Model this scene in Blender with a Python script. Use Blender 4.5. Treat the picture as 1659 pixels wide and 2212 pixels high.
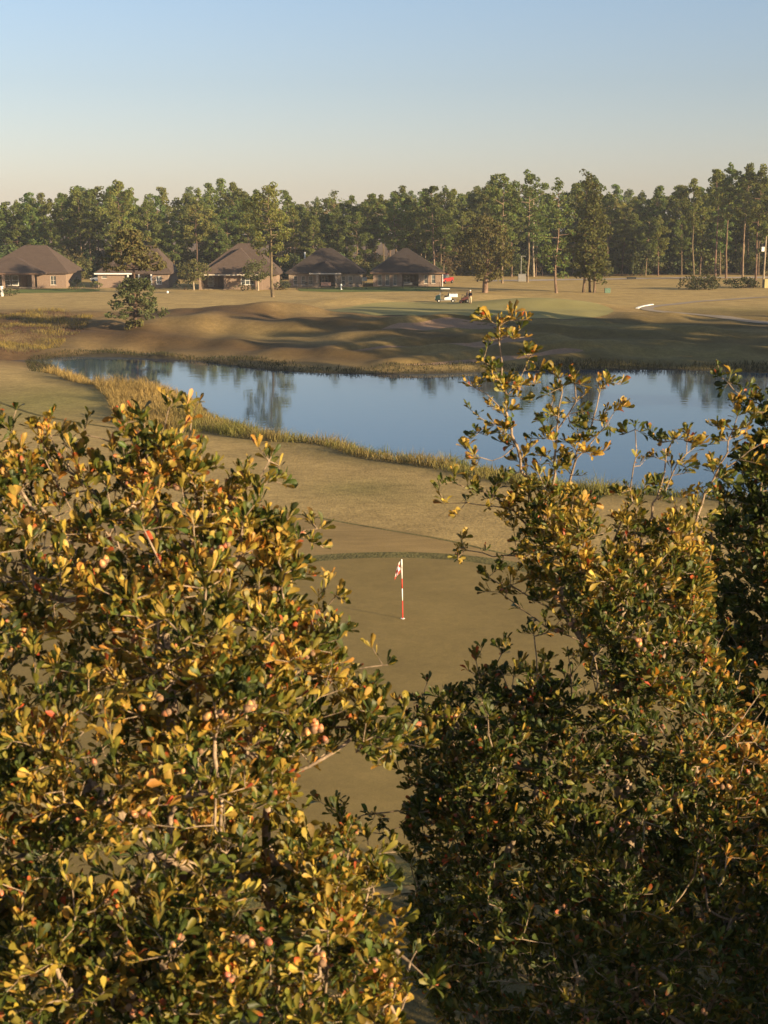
import bpy, math, random
import numpy as np
from mathutils import Vector, Matrix
from mathutils.geometry import delaunay_2d_cdt

PI = math.pi
for o in list(bpy.data.objects): bpy.data.objects.remove(o)
scene = bpy.context.scene
COL = scene.collection

# ------------------------------------------------------------------ camera
CAMH = 13.2                      # metres above the pond
FPX, CU, CV, HV = 3000.0, 829.5, 1106.0, 485.0     # focal length in units of a 1659 x 2212 picture
PITCH = math.atan((CV - HV) / FPX)
cam = bpy.data.cameras.new('camera'); camo = bpy.data.objects.new('camera', cam); COL.objects.link(camo)
cam.sensor_fit = 'VERTICAL'; cam.sensor_height = 36.0; cam.lens = FPX / 2212 * 36.0
camo.location = (0, 0, CAMH); camo.rotation_euler = (PI / 2 - PITCH, 0, 0)
cam.clip_start = 0.1; cam.clip_end = 6000
cam.dof.use_dof = True; cam.dof.focus_distance = 60; cam.dof.aperture_fstop = 9.0
scene.camera = camo

# ------------------------------------------------------------------ sky, sun, exposure
SUN_EL, SUN_AZ = math.radians(12.8), math.atan2(0.82, -0.57)      # azimuth from +y towards +x
SUNV = Vector((math.sin(SUN_AZ) * math.cos(SUN_EL), math.cos(SUN_AZ) * math.cos(SUN_EL), math.sin(SUN_EL)))
world = bpy.data.worlds.new('World'); scene.world = world; world.use_nodes = True
wn, wl = world.node_tree.nodes, world.node_tree.links
bg = wn['Background']; sky = wn.new('ShaderNodeTexSky'); sky.sky_type = 'NISHITA'; sky.sun_disc = False
sky.sun_elevation = SUN_EL; sky.sun_rotation = SUN_AZ
sky.altitude = 0; sky.air_density = 1.0; sky.dust_density = 0.6; sky.ozone_density = 2.0
hsv = wn.new('ShaderNodeHueSaturation'); hsv.inputs['Saturation'].default_value = 0.56
wl.new(sky.outputs[0], hsv.inputs['Color'])
# tint with height above the horizon: a warm pale band low down, clear blue above
geo = wn.new('ShaderNodeTexCoord'); sx = wn.new('ShaderNodeSeparateXYZ'); wl.new(geo.outputs['Generated'], sx.inputs[0])
rmp = wn.new('ShaderNodeValToRGB'); wl.new(sx.outputs['Z'], rmp.inputs[0])
e0, e1 = rmp.color_ramp.elements[0], rmp.color_ramp.elements[1]
e0.position = 0.0; e0.color = (0.735, 0.64, 0.615, 1); e1.position = 0.155; e1.color = (0.595, 0.685, 0.80, 1)
mul = wn.new('ShaderNodeMix'); mul.data_type = 'RGBA'; mul.blend_type = 'MULTIPLY'; mul.inputs[0].default_value = 1.0
wl.new(hsv.outputs[0], mul.inputs[6]); wl.new(rmp.outputs[0], mul.inputs[7]); wl.new(mul.outputs[2], bg.inputs[0])
bg.inputs[1].default_value = 0.081
HAZE = 0.00016
sl = bpy.data.lights.new('sun', 'SUN'); so = bpy.data.objects.new('sun', sl); COL.objects.link(so)
sl.energy = 5.0; sl.angle = math.radians(0.6); sl.color = (1.0, 0.77, 0.46)
so.rotation_euler = SUNV.to_track_quat('Z', 'Y').to_euler(); so.location = (60, -40, 60)
scene.view_settings.view_transform = 'Standard'; scene.view_settings.look = 'None'
scene.view_settings.exposure = 1.35; scene.view_settings.gamma = 1.0; scene.view_settings.use_curve_mapping = False
scene.render.engine = 'CYCLES'
scene.cycles.max_bounces = 6; scene.cycles.diffuse_bounces = 3; scene.cycles.glossy_bounces = 3
scene.cycles.transmission_bounces = 4; scene.cycles.transparent_max_bounces = 8; scene.cycles.volume_bounces = 0
scene.cycles.use_denoising = True
scene.cycles.sample_clamp_indirect = 6.0

# ------------------------------------------------------------------ helpers
def tag(o, label=None, cat=None, group=None, kind=None):
    if label: o['label'] = label
    if cat: o['category'] = cat
    if group: o['group'] = group
    if kind: o['kind'] = kind
    return o

def link(name, me, parent=None, loc=None):
    o = bpy.data.objects.new(name, me); COL.objects.link(o)
    if parent is not None: o.parent = parent
    if loc is not None: o.location = loc
    return o

def thing(name, label, cat, loc=(0, 0, 0), rz=0.0, group=None):
    o = link(name, None, None, loc); o.rotation_euler = (0, 0, rz); o.empty_display_size = 0.2
    return tag(o, label, cat, group)

def dup(root, loc, rz=0.0, sc=1.0, label=None, group=None):
    r = root.copy(); COL.objects.link(r); r.location = loc; r.rotation_euler = (0, 0, rz)
    r.scale = sc if hasattr(sc, '__len__') else (sc, sc, sc)
    if label: r['label'] = label
    if group: r['group'] = group
    for ch in root.children:
        c = ch.copy(); COL.objects.link(c); c.parent = r
        for g in ch.children:
            d = g.copy(); COL.objects.link(d); d.parent = c
    return r

def mesh_np(name, V, F, mats, col=None, smooth=False, mi=None):
    """V n x 3, F a list of face index arrays (each m x k)"""
    me = bpy.data.meshes.new(name)
    V = np.asarray(V, np.float32)
    if not isinstance(F, list): F = [F]
    F = [np.asarray(f, np.int32) for f in F if len(f)]
    nl = sum(f.size for f in F); nf = sum(len(f) for f in F)
    me.vertices.add(len(V)); me.vertices.foreach_set('co', V.ravel())
    me.loops.add(nl); me.loops.foreach_set('vertex_index', np.concatenate([f.ravel() for f in F]))
    me.polygons.add(nf)
    tot = np.concatenate([np.full(len(f), f.shape[1], np.int32) for f in F])
    st = np.concatenate([[0], np.cumsum(tot)[:-1]]).astype(np.int32)
    me.polygons.foreach_set('loop_start', st)
    try: me.polygons.foreach_set('loop_total', tot)
    except Exception: pass
    if mi is not None: me.polygons.foreach_set('material_index', np.asarray(mi, np.int32))
    me.polygons.foreach_set('use_smooth', np.full(nf, smooth, bool))
    if col is not None:
        a = me.attributes.new('col', 'FLOAT_COLOR', 'POINT')
        c = np.ones((len(V), 4), np.float32); c[:, :3] = col
        a.data.foreach_set('color', c.ravel())
    for m in (mats if isinstance(mats, (list, tuple)) else [mats]): me.materials.append(m)
    me.update(calc_edges=True); me.validate()
    return me

class MB:
    """collects simple solids, built as one mesh"""
    def __init__(s): s.v, s.f, s.m = [], [], []
    def add(s, vs, fs, m=0):
        b = len(s.v); s.v += [tuple(v) for v in vs]; s.f += [tuple(i + b for i in f) for f in fs]; s.m += [m] * len(fs); return s
    def box(s, x0, x1, y0, y1, z0, z1, m=0):
        return s.add([(x0, y0, z0), (x1, y0, z0), (x1, y1, z0), (x0, y1, z0), (x0, y0, z1), (x1, y0, z1), (x1, y1, z1), (x0, y1, z1)],
                     [(0, 3, 2, 1), (4, 5, 6, 7), (0, 1, 5, 4), (1, 2, 6, 5), (2, 3, 7, 6), (3, 0, 4, 7)], m)
    def path(s, pts, rad, n=6, m=0, cap=True):
        V, F = tube_np(np.array(pts, float), np.array(rad, float) if hasattr(rad, '__len__') else np.full(len(pts), rad), n)
        s.add(V.tolist(), F.tolist(), m)
        k = len(pts)
        if cap:
            b = len(s.v) - len(V)
            s.f += [tuple(b + i for i in range(n))[::-1], tuple(b + (k - 1) * n + i for i in range(n))]; s.m += [m, m]
        return s
    def prism(s, poly, a0, a1, axis='y', m=0):
        """poly in the two other axes, extruded along axis"""
        n = len(poly)
        def P(p, a): return {'y': (p[0], a, p[1]), 'x': (a, p[0], p[1]), 'z': (p[0], p[1], a)}[axis]
        vs = [P(p, a0) for p in poly] + [P(p, a1) for p in poly]
        fs = [tuple(range(n))[::-1], tuple(range(n, 2 * n))] + [(i, (i + 1) % n, n + (i + 1) % n, n + i) for i in range(n)]
        return s.add(vs, fs, m)
    def lathe(s, prof, c=(0, 0, 0), n=12, axis='z', m=0):
        vs = []
        for r, h in prof:
            for i in range(n):
                a = 2 * PI * i / n; p = (r * math.cos(a), r * math.sin(a), h)
                if axis == 'y': p = (p[0], p[2], p[1])
                if axis == 'x': p = (p[2], p[0], p[1])
                vs.append((p[0] + c[0], p[1] + c[1], p[2] + c[2]))
        k = len(prof)
        fs = [(j * n + i, j * n + (i + 1) % n, (j + 1) * n + (i + 1) % n, (j + 1) * n + i) for j in range(k - 1) for i in range(n)]
        fs += [tuple(range(n))[::-1], tuple((k - 1) * n + i for i in range(n))]
        return s.add(vs, fs, m)
    def build(s, name, mats, parent=None, smooth=False, bevel=0.0, loc=None):
        me = bpy.data.meshes.new(name); me.from_pydata(s.v, [], s.f)
        mats = mats if isinstance(mats, (list, tuple)) else [mats]
        for m in mats: me.materials.append(m)
        me.polygons.foreach_set('material_index', s.m)
        me.polygons.foreach_set('use_smooth', [smooth] * len(s.f)); me.update(); 
        o = link(name, me, parent, loc)
        if bevel:
            b = o.modifiers.new('bevel', 'BEVEL'); b.width = bevel; b.segments = 2; b.limit_method = 'ANGLE'
        return o

def tube_np(P, R, n=6):
    k = len(P); T = np.gradient(P, axis=0); T /= np.linalg.norm(T, axis=1)[:, None] + 1e-9
    ref = np.array([0.0, 0, 1]) if abs(T[0, 2]) < 0.9 else np.array([1.0, 0, 0])
    A = np.cross(T, ref); bad = np.linalg.norm(A, axis=1) < 0.05
    A[bad] = np.cross(T[bad], np.array([0.3, 1.0, 0])); A /= np.linalg.norm(A, axis=1)[:, None]
    B = np.cross(T, A)
    an = np.arange(n) * 2 * PI / n
    V = (P[:, None, :] + R[:, None, None] * (np.cos(an)[None, :, None] * A[:, None, :] + np.sin(an)[None, :, None] * B[:, None, :])).reshape(-1, 3)
    i, j = np.meshgrid(np.arange(k - 1), np.arange(n), indexing='ij')
    F = np.stack([i * n + j, i * n + (j + 1) % n, (i + 1) * n + (j + 1) % n, (i + 1) * n + j], -1).reshape(-1, 4)
    return V, F

class NP:
    """collects tubes as numpy arrays"""
    def __init__(s): s.V, s.F, s.n = [], [], 0
    def tube(s, P, R, n=5):
        V, F = tube_np(np.asarray(P, float), np.asarray(R, float), n); s.V.append(V); s.F.append(F + s.n); s.n += len(V)
    def mesh(s, name, mat): return mesh_np(name, np.concatenate(s.V), np.concatenate(s.F), mat, smooth=True)

# picture direction -> ray; used to find where a thing stands on the ground
def ray(u, v):
    x, y = (u - CU) / FPX, (CV - v) / FPX
    c, s = math.cos(PITCH), math.sin(PITCH)
    return np.array([x, c + y * s, -s + y * c])
def on_z(u, v, z=0.0):
    d = ray(u, v); t = (z - CAMH) / d[2]; return np.array([d[0] * t, d[1] * t, z])
def at_y(u, v, Y):
    d = ray(u, v); t = Y / d[1]; return np.array([d[0] * t, Y, CAMH + d[2] * t])
def to_px(P):
    P = np.asarray(P, float); c, s = math.cos(PITCH), math.sin(PITCH)
    dz = P[..., 2] - CAMH; dep = P[..., 1] * c - dz * s; yy = P[..., 1] * s + dz * c
    return CU + FPX * P[..., 0] / dep, CV - FPX * yy / dep, dep
def sstep(a, b, x):
    t = np.clip((x - a) / (b - a), 0, 1); return t * t * (3 - 2 * t)
def in_poly(x, y, poly):
    ins = np.zeros(np.shape(x), bool); n = len(poly)
    for i in range(n):
        x0, y0 = poly[i][:2]; x1, y1 = poly[(i + 1) % n][:2]
        if y0 == y1: continue
        ins ^= ((y0 > y) != (y1 > y)) & (x < (x1 - x0) * (y - y0) / (y1 - y0) + x0)
    return ins
def d_poly(x, y, poly):
    d = np.full(np.shape(x), 1e9); n = len(poly)
    for i in range(n):
        x0, y0 = poly[i][:2]; x1, y1 = poly[(i + 1) % n][:2]
        dx, dy = x1 - x0, y1 - y0
        t = np.clip(((x - x0) * dx + (y - y0) * dy) / (dx * dx + dy * dy + 1e-12), 0, 1)
        d = np.minimum(d, np.hypot(x - x0 - t * dx, y - y0 - t * dy))
    return d
def smooth_poly(P, it=2):
    P = np.array(P, float)
    for _ in range(it):
        Q = np.roll(P, -1, 0); P = np.stack([0.75 * P + 0.25 * Q, 0.25 * P + 0.75 * Q], 1).reshape(-1, P.shape[1])
    return P

# ------------------------------------------------------------------ materials
def mat(name, base=(0.5, 0.5, 0.5), rough=0.8, spec=0.3, nscale=0.0, namt=0.25, bump=0.0, bscale=None, attr=False,
        objvar=0.0, trans=0.0, metal=0.0, detail=4.0, noise2=None, stretch=None):
    m = bpy.data.materials.new(name); m.use_nodes = True; nt = m.node_tree; N, L = nt.nodes, nt.links
    p = N['Principled BSDF']; p.inputs['Roughness'].default_value = rough; p.inputs['Specular IOR Level'].default_value = spec
    p.inputs['Metallic'].default_value = metal
    if attr:
        a = N.new('ShaderNodeAttribute'); a.attribute_name = 'col'; c = a.outputs['Color']
    else:
        r = N.new('ShaderNodeRGB'); r.outputs[0].default_value = (*base, 1); c = r.outputs[0]
    tc = N.new('ShaderNodeTexCoord'); vec = tc.outputs['Object']
    if stretch:
        mp = N.new('ShaderNodeMapping'); mp.inputs['Scale'].default_value = stretch; L.new(vec, mp.inputs[0]); vec = mp.outputs[0]
    def vary(c, scale, amt, det):
        n = N.new('ShaderNodeTexNoise'); n.inputs['Scale'].default_value = scale; n.inputs['Detail'].default_value = det
        L.new(vec, n.inputs['Vector'])
        mr = N.new('ShaderNodeMapRange'); mr.inputs[1].default_value = 0.3; mr.inputs[2].default_value = 0.7
        mr.inputs[3].default_value = 1 - amt; mr.inputs[4].default_value = 1 + amt; L.new(n.outputs['Fac'], mr.inputs[0])
        mx = N.new('ShaderNodeVectorMath'); mx.operation = 'SCALE'; L.new(c, mx.inputs[0]); L.new(mr.outputs[0], mx.inputs['Scale'])
        return mx.outputs[0]
    if nscale: c = vary(c, nscale, namt, detail)
    if noise2:
        for sc_, am_ in noise2: c = vary(c, sc_, am_, 2.0)
    if objvar:
        oi = N.new('ShaderNodeObjectInfo'); mr = N.new('ShaderNodeMapRange')
        mr.inputs[3].default_value = 1 - objvar; mr.inputs[4].default_value = 1 + objvar; L.new(oi.outputs['Random'], mr.inputs[0])
        hs = N.new('ShaderNodeHueSaturation'); L.new(c, hs.inputs['Color']); L.new(mr.outputs[0], hs.inputs['Value'])
        m2 = N.new('ShaderNodeMath'); m2.operation = 'MULTIPLY_ADD'; m2.inputs[1].default_value = 0.05; m2.inputs[2].default_value = 0.475
        ml = N.new('ShaderNodeMath'); ml.operation = 'MULTIPLY'; ml.inputs[1].default_value = 7.31; L.new(oi.outputs['Random'], ml.inputs[0])
        fr = N.new('ShaderNodeMath'); fr.operation = 'FRACT'; L.new(ml.outputs[0], fr.inputs[0]); L.new(fr.outputs[0], m2.inputs[0])
        L.new(m2.outputs[0], hs.inputs['Hue']); c = hs.outputs[0]
    L.new(c, p.inputs['Base Color'])
    if bump:
        n = N.new('ShaderNodeTexNoise'); n.inputs['Scale'].default_value = bscale or nscale; n.inputs['Detail'].default_value = 5
        L.new(vec, n.inputs['Vector']); b = N.new('ShaderNodeBump'); b.inputs['Strength'].default_value = 1.0; b.inputs['Distance'].default_value = bump
        L.new(n.outputs['Fac'], b.inputs['Height']); L.new(b.outputs[0], p.inputs['Normal'])
    if trans:
        t = N.new('ShaderNodeBsdfTranslucent'); sc2 = N.new('ShaderNodeVectorMath'); sc2.operation = 'MULTIPLY'; sc2.inputs[1].default_value = (1.5, 1.35, 0.7)
        L.new(c, sc2.inputs[0]); L.new(sc2.outputs[0], t.inputs['Color'])
        mx = N.new('ShaderNodeMixShader'); mx.inputs[0].default_value = trans
        L.new(p.outputs[0], mx.inputs[1]); L.new(t.outputs[0], mx.inputs[2]); L.new(mx.outputs[0], N['Material Output'].inputs['Surface'])
    return m

M = {}
M['ground'] = mat('dormant_grass', attr=True, rough=0.95, spec=0.1, nscale=0.35, namt=0.16, noise2=[(1.6, 0.13), (6.0, 0.16), (20.0, 0.12)], bump=0.03, bscale=8.0)
M['green'] = mat('putting_green_turf', (0.212, 0.152, 0.054), 0.9, 0.15, nscale=0.4, namt=0.11, noise2=[(1.7, 0.06), (6.0, 0.06), (24.0, 0.10)], bump=0.006, bscale=40)
M['far_green'] = mat('far_green_turf', (0.26, 0.225, 0.085), 0.9, 0.15, nscale=0.25, namt=0.10, noise2=[(6.0, 0.05)])
M['collar'] = mat('green_collar_grass', (0.135, 0.115, 0.042), 0.95, 0.1, nscale=0.8, namt=0.3, noise2=[(3.0, 0.2)], bump=0.05, bscale=9)
M['apron'] = mat('apron_turf', (0.265, 0.182, 0.076), 0.95, 0.1, nscale=0.3, namt=0.12, noise2=[(2.0, 0.10), (25.0, 0.08)], bump=0.015, bscale=18, stretch=(0.45, 1.6, 1))
M['sand'] = mat('bunker_sand', (0.27, 0.175, 0.115), 0.95, 0.1, nscale=0.8, namt=0.10, noise2=[(5.0, 0.10)], bump=0.04, bscale=4)
M['lawn'] = mat('lawn_grass', (0.13, 0.155, 0.04), 0.95, 0.1, nscale=0.4, namt=0.2, noise2=[(4.0, 0.15)])
M['path'] = mat('path_concrete', (0.27, 0.22, 0.165), 0.9, 0.2, nscale=0.6, namt=0.1, noise2=[(6, 0.08)])
M['road'] = mat('road_asphalt', (0.38, 0.32, 0.27), 0.9, 0.2, nscale=0.5, namt=0.12)
M['blade'] = mat('grass_blade', attr=True, rough=0.8, spec=0.2, trans=0.3)
M['pine'] = mat('pine_needles', attr=True, rough=0.75, spec=0.2, trans=0.36, objvar=0.22)
M['leaf_far'] = mat('broad_leaves', attr=True, rough=0.7, spec=0.25, trans=0.25, objvar=0.12)
M['oak_leaf'] = mat('oak_leaf', attr=True, rough=0.48, spec=0.26, trans=0.27, nscale=60.0, namt=0.14)
M['bark'] = mat('pine_bark', (0.14, 0.095, 0.065), 0.95, 0.1, nscale=1.2, namt=0.35, noise2=[(6.0, 0.25)], objvar=0.25)
M['bark_pale'] = mat('pale_bark', (0.27, 0.215, 0.15), 0.95, 0.1, nscale=2.0, namt=0.3)
M['twig'] = mat('oak_bark', (0.25, 0.18, 0.12), 0.85, 0.2, nscale=14.0, namt=0.45, noise2=[(70.0, 0.35)], bump=0.004, bscale=45)
M['acorn'] = mat('acorn_nut', (0.50, 0.21, 0.085), 0.45, 0.4, nscale=40.0, namt=0.3, objvar=0.25)
M['acorn_cap'] = mat('acorn_cap', (0.20, 0.12, 0.07), 0.9, 0.1, nscale=200.0, namt=0.3)
M['brick'] = mat('brick_wall', (0.22, 0.155, 0.115), 0.9, 0.2, nscale=3.0, namt=0.14, noise2=[(14.0, 0.16)], stretch=(1, 1, 3.0))
M['brick_tan'] = mat('tan_brick_wall', (0.24, 0.185, 0.14), 0.9, 0.2, nscale=3.0, namt=0.13, noise2=[(14.0, 0.14)], stretch=(1, 1, 3.0))
M['roof'] = mat('roof_shingle', (0.040, 0.030, 0.027), 0.9, 0.2, nscale=0.9, namt=0.10, noise2=[(5.0, 0.14)], stretch=(1, 1, 3), bump=0.03, bscale=5)
M['roof_tan'] = mat('tan_roof_shingle', (0.078, 0.054, 0.043), 0.9, 0.2, nscale=0.9, namt=0.10, noise2=[(5.0, 0.14)], stretch=(1, 1, 3), bump=0.03, bscale=5)
M['trim'] = mat('cream_trim', (0.48, 0.42, 0.35), 0.7, 0.3, nscale=2.0, namt=0.08)
M['white'] = mat('white_paint', (0.78, 0.76, 0.72), 0.45, 0.4, nscale=2.0, namt=0.05)
M['glass'] = mat('window_glass', (0.07, 0.08, 0.085), 0.08, 0.6, nscale=0.6, namt=0.4)
M['black'] = mat('black_metal', (0.012, 0.012, 0.013), 0.5, 0.4, nscale=3.0, namt=0.2)
M['rubber'] = mat('tyre_rubber', (0.02, 0.02, 0.02), 0.85, 0.2, nscale=5.0, namt=0.2)
M['dark_green'] = mat('dark_green_paint', (0.012, 0.030, 0.026), 0.3, 0.5, nscale=3.0, namt=0.15)
M['dark_red'] = mat('dark_red_paint', (0.075, 0.022, 0.018), 0.5, 0.4, nscale=3.0, namt=0.2)
M['red'] = mat('red_paint', (0.26, 0.022, 0.022), 0.35, 0.5, nscale=3.0, namt=0.1)
M['flag_red'] = mat('flag_red', (0.62, 0.045, 0.03), 0.6, 0.3, nscale=9.0, namt=0.1)
M['flag_white'] = mat('flag_white', (0.80, 0.76, 0.72), 0.6, 0.3, nscale=9.0, namt=0.06)
M['skin'] = mat('skin', (0.40, 0.23, 0.16), 0.6, 0.3, nscale=20, namt=0.06)
M['navy'] = mat('navy_cloth', (0.014, 0.016, 0.024), 0.9, 0.1, nscale=15, namt=0.2)
M['khaki'] = mat('khaki_cloth', (0.58, 0.47, 0.29), 0.9, 0.1, nscale=15, namt=0.08)
M['grey'] = mat('grey_metal', (0.19, 0.18, 0.165), 0.5, 0.4, nscale=4, namt=0.15)
M['box_green'] = mat('green_box_paint', (0.10, 0.16, 0.11), 0.6, 0.3, nscale=4, namt=0.15)
M['yellow'] = mat('pale_yellow_paint', (0.40, 0.33, 0.15), 0.6, 0.3, nscale=4, namt=0.1)
M['cushion'] = mat('patio_cushion', (0.62, 0.33, 0.22), 0.9, 0.1, nscale=5, namt=0.2)
M['wood'] = mat('brown_wood', (0.16, 0.095, 0.06), 0.8, 0.2, nscale=4, namt=0.2)

m = bpy.data.materials.new('pond_water'); m.use_nodes = True; N, L = m.node_tree.nodes, m.node_tree.links
p = N['Principled BSDF']; p.inputs['Base Color'].default_value = (0.030, 0.070, 0.118, 1); p.inputs['Roughness'].default_value = 0.035
p.inputs['IOR'].default_value = 1.333; p.inputs['Specular IOR Level'].default_value = 0.75
tc = N.new('ShaderNodeTexCoord'); mp = N.new('ShaderNodeMapping'); mp.inputs['Scale'].default_value = (0.6, 1.0, 1)
n1 = N.new('ShaderNodeTexNoise'); n1.inputs['Scale'].default_value = 1.3; n1.inputs['Detail'].default_value = 3
bp = N.new('ShaderNodeBump'); bp.inputs['Strength'].default_value = 1.0; bp.inputs['Distance'].default_value = 0.004
L.new(tc.outputs['Object'], mp.inputs[0]); L.new(mp.outputs[0], n1.inputs['Vector']); L.new(n1.outputs['Fac'], bp.inputs['Height']); L.new(bp.outputs[0], p.inputs['Normal'])
M['water'] = m

# ------------------------------------------------------------------ terrain
POND_PX = [(92, 776), (160, 771), (250, 770), (400, 778), (520, 795), (640, 805), (830, 810), (1000, 806), (1150, 802), (1300, 799), (1450, 799),
           (1659, 806), (1900, 816), (2150, 860), (2300, 960), (2250, 1080), (2000, 1140), (1800, 1135), (1600, 1108), (1400, 1096), (1250, 1076), (1110, 1046), (1000, 1032),
           (900, 1021), (860, 1012), (780, 988), (640, 972), (560, 950), (540, 930), (455, 920), (446, 892), (430, 872), (380, 858), (250, 856), (205, 832), (130, 803)]
POND = smooth_poly([on_z(u, v)[:2] for u, v in POND_PX], 2)
def mound(u, v, e, amp, sx, sy, rot=0.0):
    p = on_z(u, v, e); return (p[0], p[1], amp * 0.95, sx * 0.80, sy * 0.78, rot)
MOUNDS = [mound(555, 655, 3.6, 1.7, 8, 6, 0.15), mound(380, 690, 2.4, 0.75, 11, 6, 0.4), mound(690, 690, 2.6, 0.9, 6, 3.2), mound(880, 690, 2.4, 0.55, 8, 2.6),
          mound(1010, 690, 2.4, 0.45, 5, 2.4), mound(755, 645, 2.8, 0.9, 7, 5), mound(1010, 630, 3.2, 0.75, 8, 5), mound(1165, 646, 3.2, 1.15, 9, 5, -0.2),
          mound(680, 735, 1.8, 0.7, 6, 3), mound(900, 722, 1.8, 0.55, 7, 2.2), mound(1040, 750, 1.3, 0.5, 6, 2.0), mound(1260, 735, 1.8, 0.8, 8, 4),
          mound(1400, 700, 2.2, 0.5, 10, 5), mound(600, 700, 2.4, -0.5, 4, 5), mound(1540, 690, 2.2, -0.5, 12, 4), mound(500, 740, 1.2, 0.4, 9, 3),
          mound(820, 770, 1.0, 0.3, 7, 2)]
def BK(pts, e): return smooth_poly([on_z(u, v, e)[:2] for u, v in pts], 2)
BUNKERS = [(BK([(790, 707), (850, 704), (930, 699), (1010, 698), (1075, 700), (1100, 703), (1085, 707), (1000, 707), (880, 710), (800, 711)], 2.0), 0.40),
           (BK([(735, 741), (800, 738), (900, 735), (1000, 733), (1100, 729), (1180, 725), (1190, 729), (1120, 734), (1040, 739), (900, 743), (760, 745)], 1.6), 0.40),
           (BK([(860, 770), (950, 767), (1060, 760), (1150, 754), (1260, 751), (1270, 755), (1180, 759), (1080, 767), (960, 772), (870, 774)], 1.1), 0.38)]
def pond_sd(x, y):
    d = d_poly(x, y, POND); return np.where(in_poly(x, y, POND), -d, d)
def H(x, y):
    x = np.asarray(x, float); y = np.asarray(y, float)
    sd = pond_sd(x, y)
    plat = 1.2 + 0.9 * sstep(118, 190, y)
    w = 4.0 + 26.0 * sstep(112, 136, y)
    t = np.clip(sd / w, 0, 1)
    z = plat * t * (2 - t)
    far = sstep(4, 22, sd)
    for cx, cy, a, sx, sy, r in MOUNDS:
        dx, dy = x - cx, y - cy; c, s = math.cos(r), math.sin(r)
        z = z + a * np.exp(-0.5 * (((c * dx + s * dy) / sx) ** 2 + ((-s * dx + c * dy) / sy) ** 2)) * far
    for poly, dp in BUNKERS:
        near = (np.abs(x - poly[:, 0].mean()) < 40) & (np.abs(y - poly[:, 1].mean()) < 20)
        if near.any():
            s_ = np.where(near, d_poly(x, y, poly), 99); s_ = np.where(near & in_poly(x, y, poly), -s_, s_)
            z = z - dp * sstep(0.7, -0.7, s_) + 0.35 * np.exp(-((s_ - 1.6) / 1.2) ** 2)
    und = 0.07 * np.sin(x * 0.11 + 1.3 * np.sin(y * 0.05)) + 0.06 * np.sin(y * 0.13 + x * 0.06) + 0.03 * np.sin(x * 0.31 + y * 0.27)
    bk = sstep(130, 138, y) * sstep(188, 174, y) * sstep(52, 40, np.abs(x + 2)) * (1 - 0.0)
    z = z + bk * (0.22 * np.sin(0.42 * x + 0.9 * np.sin(0.16 * y)) * np.sin(0.33 * y + 0.5 * np.sin(0.2 * x)) + 0.16 * np.sin(0.8 * x + 0.5 * y) * np.sin(0.55 * y - 0.3 * x) + 0.16 * np.sin(0.52 * y + 0.10 * x))
    grn = sstep(1.15, 1.0, np.hypot(x / 20.0, (y - 37.5) / 13.0))
    z = z + und * sstep(1, 8, sd) * (1 - 0.85 * grn)
    return np.where(sd < 0, -0.75 * sstep(0, -2.5, sd), z)
def ground_at(u, v):
    d = ray(u, v); t = (1.5 - CAMH) / d[2]
    ts = np.linspace(t * 0.7, t * 1.5, 500); h = H(d[0] * ts, d[1] * ts); below = (CAMH + d[2] * ts) < h
    k = int(np.argmax(below)) if below.any() else 499
    t = ts[k]; x, y = d[0] * t, d[1] * t
    return np.array([x, y, float(H(np.array([x]), np.array([y]))[0])])
def hz(x, y): return float(H(np.array([float(x)]), np.array([float(y)]))[0])

def axis(lo, hi, st, outs):
    a = list(np.arange(lo, hi + 1e-6, st)); s = st
    while a[-1] < outs[1]: s *= 1.45; a.append(min(a[-1] + s, outs[1]))
    s = st
    while a[0] > outs[0]: s *= 1.45; a.insert(0, max(a[0] - s, outs[0]))
    return np.array(a)
gx = axis(-72, 72, 0.75, (-1500, 1500))
gy = np.concatenate([axis(14, 118, 0.9, (-60, 118)), np.arange(118.6, 235, 0.6), axis(235.6, 330, 1.2, (235.6, 1500))])
GX, GY = np.meshgrid(gx, gy, indexing='ij')
GZ = H(GX, GY)
SD = pond_sd(GX, GY)
rg = np.random.default_rng(5)
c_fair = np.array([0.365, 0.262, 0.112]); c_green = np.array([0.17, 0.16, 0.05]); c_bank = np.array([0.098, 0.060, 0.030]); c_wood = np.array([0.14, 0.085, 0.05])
c_rough = np.array([0.11, 0.085, 0.036]); c_mud = np.array([0.05, 0.042, 0.028])
C = np.tile(c_fair, (*GX.shape, 1))
def blend(C, c, f): return C * (1 - f[..., None]) + c * f[..., None]
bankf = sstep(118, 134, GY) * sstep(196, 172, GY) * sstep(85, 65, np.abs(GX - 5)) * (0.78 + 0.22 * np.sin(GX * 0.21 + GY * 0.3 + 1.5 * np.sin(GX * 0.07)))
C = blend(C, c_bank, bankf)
for u, v, e, rx, ry, a in [(95, 868, 1.2, 5.5, 8, 0.75), (610, 1012, 1.2, 2, 2, 0.0), (775, 1057, 1.2, 1.6, 1.6, 0.55), (900, 1085, 1.2, 2.0, 1.2, 0.15), (590, 700, 2.5, 6, 4, 0.2),
                           (1300, 690, 2.4, 14, 8, 0.45), (1500, 740, 2, 20, 14, 0.45), (1600, 672, 2, 6, 8, 0.35)]:
    p_ = on_z(u, v, e); C = blend(C, c_green, a * np.exp(-0.5 * (((GX - p_[0]) / rx) ** 2 + ((GY - p_[1]) / ry) ** 2)))
C = C * (1 - 0.07 * sstep(92, 66, GY))[..., None] * np.array([1, 0.98, 0.92])
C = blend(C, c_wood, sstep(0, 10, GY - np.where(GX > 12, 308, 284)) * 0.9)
C = blend(C, c_rough, sstep(25.5, 23.5, GY))
C = blend(C, np.array([0.20, 0.15, 0.06]), sstep(6.5, 4.5, SD) * sstep(124, 110, GY))
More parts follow.
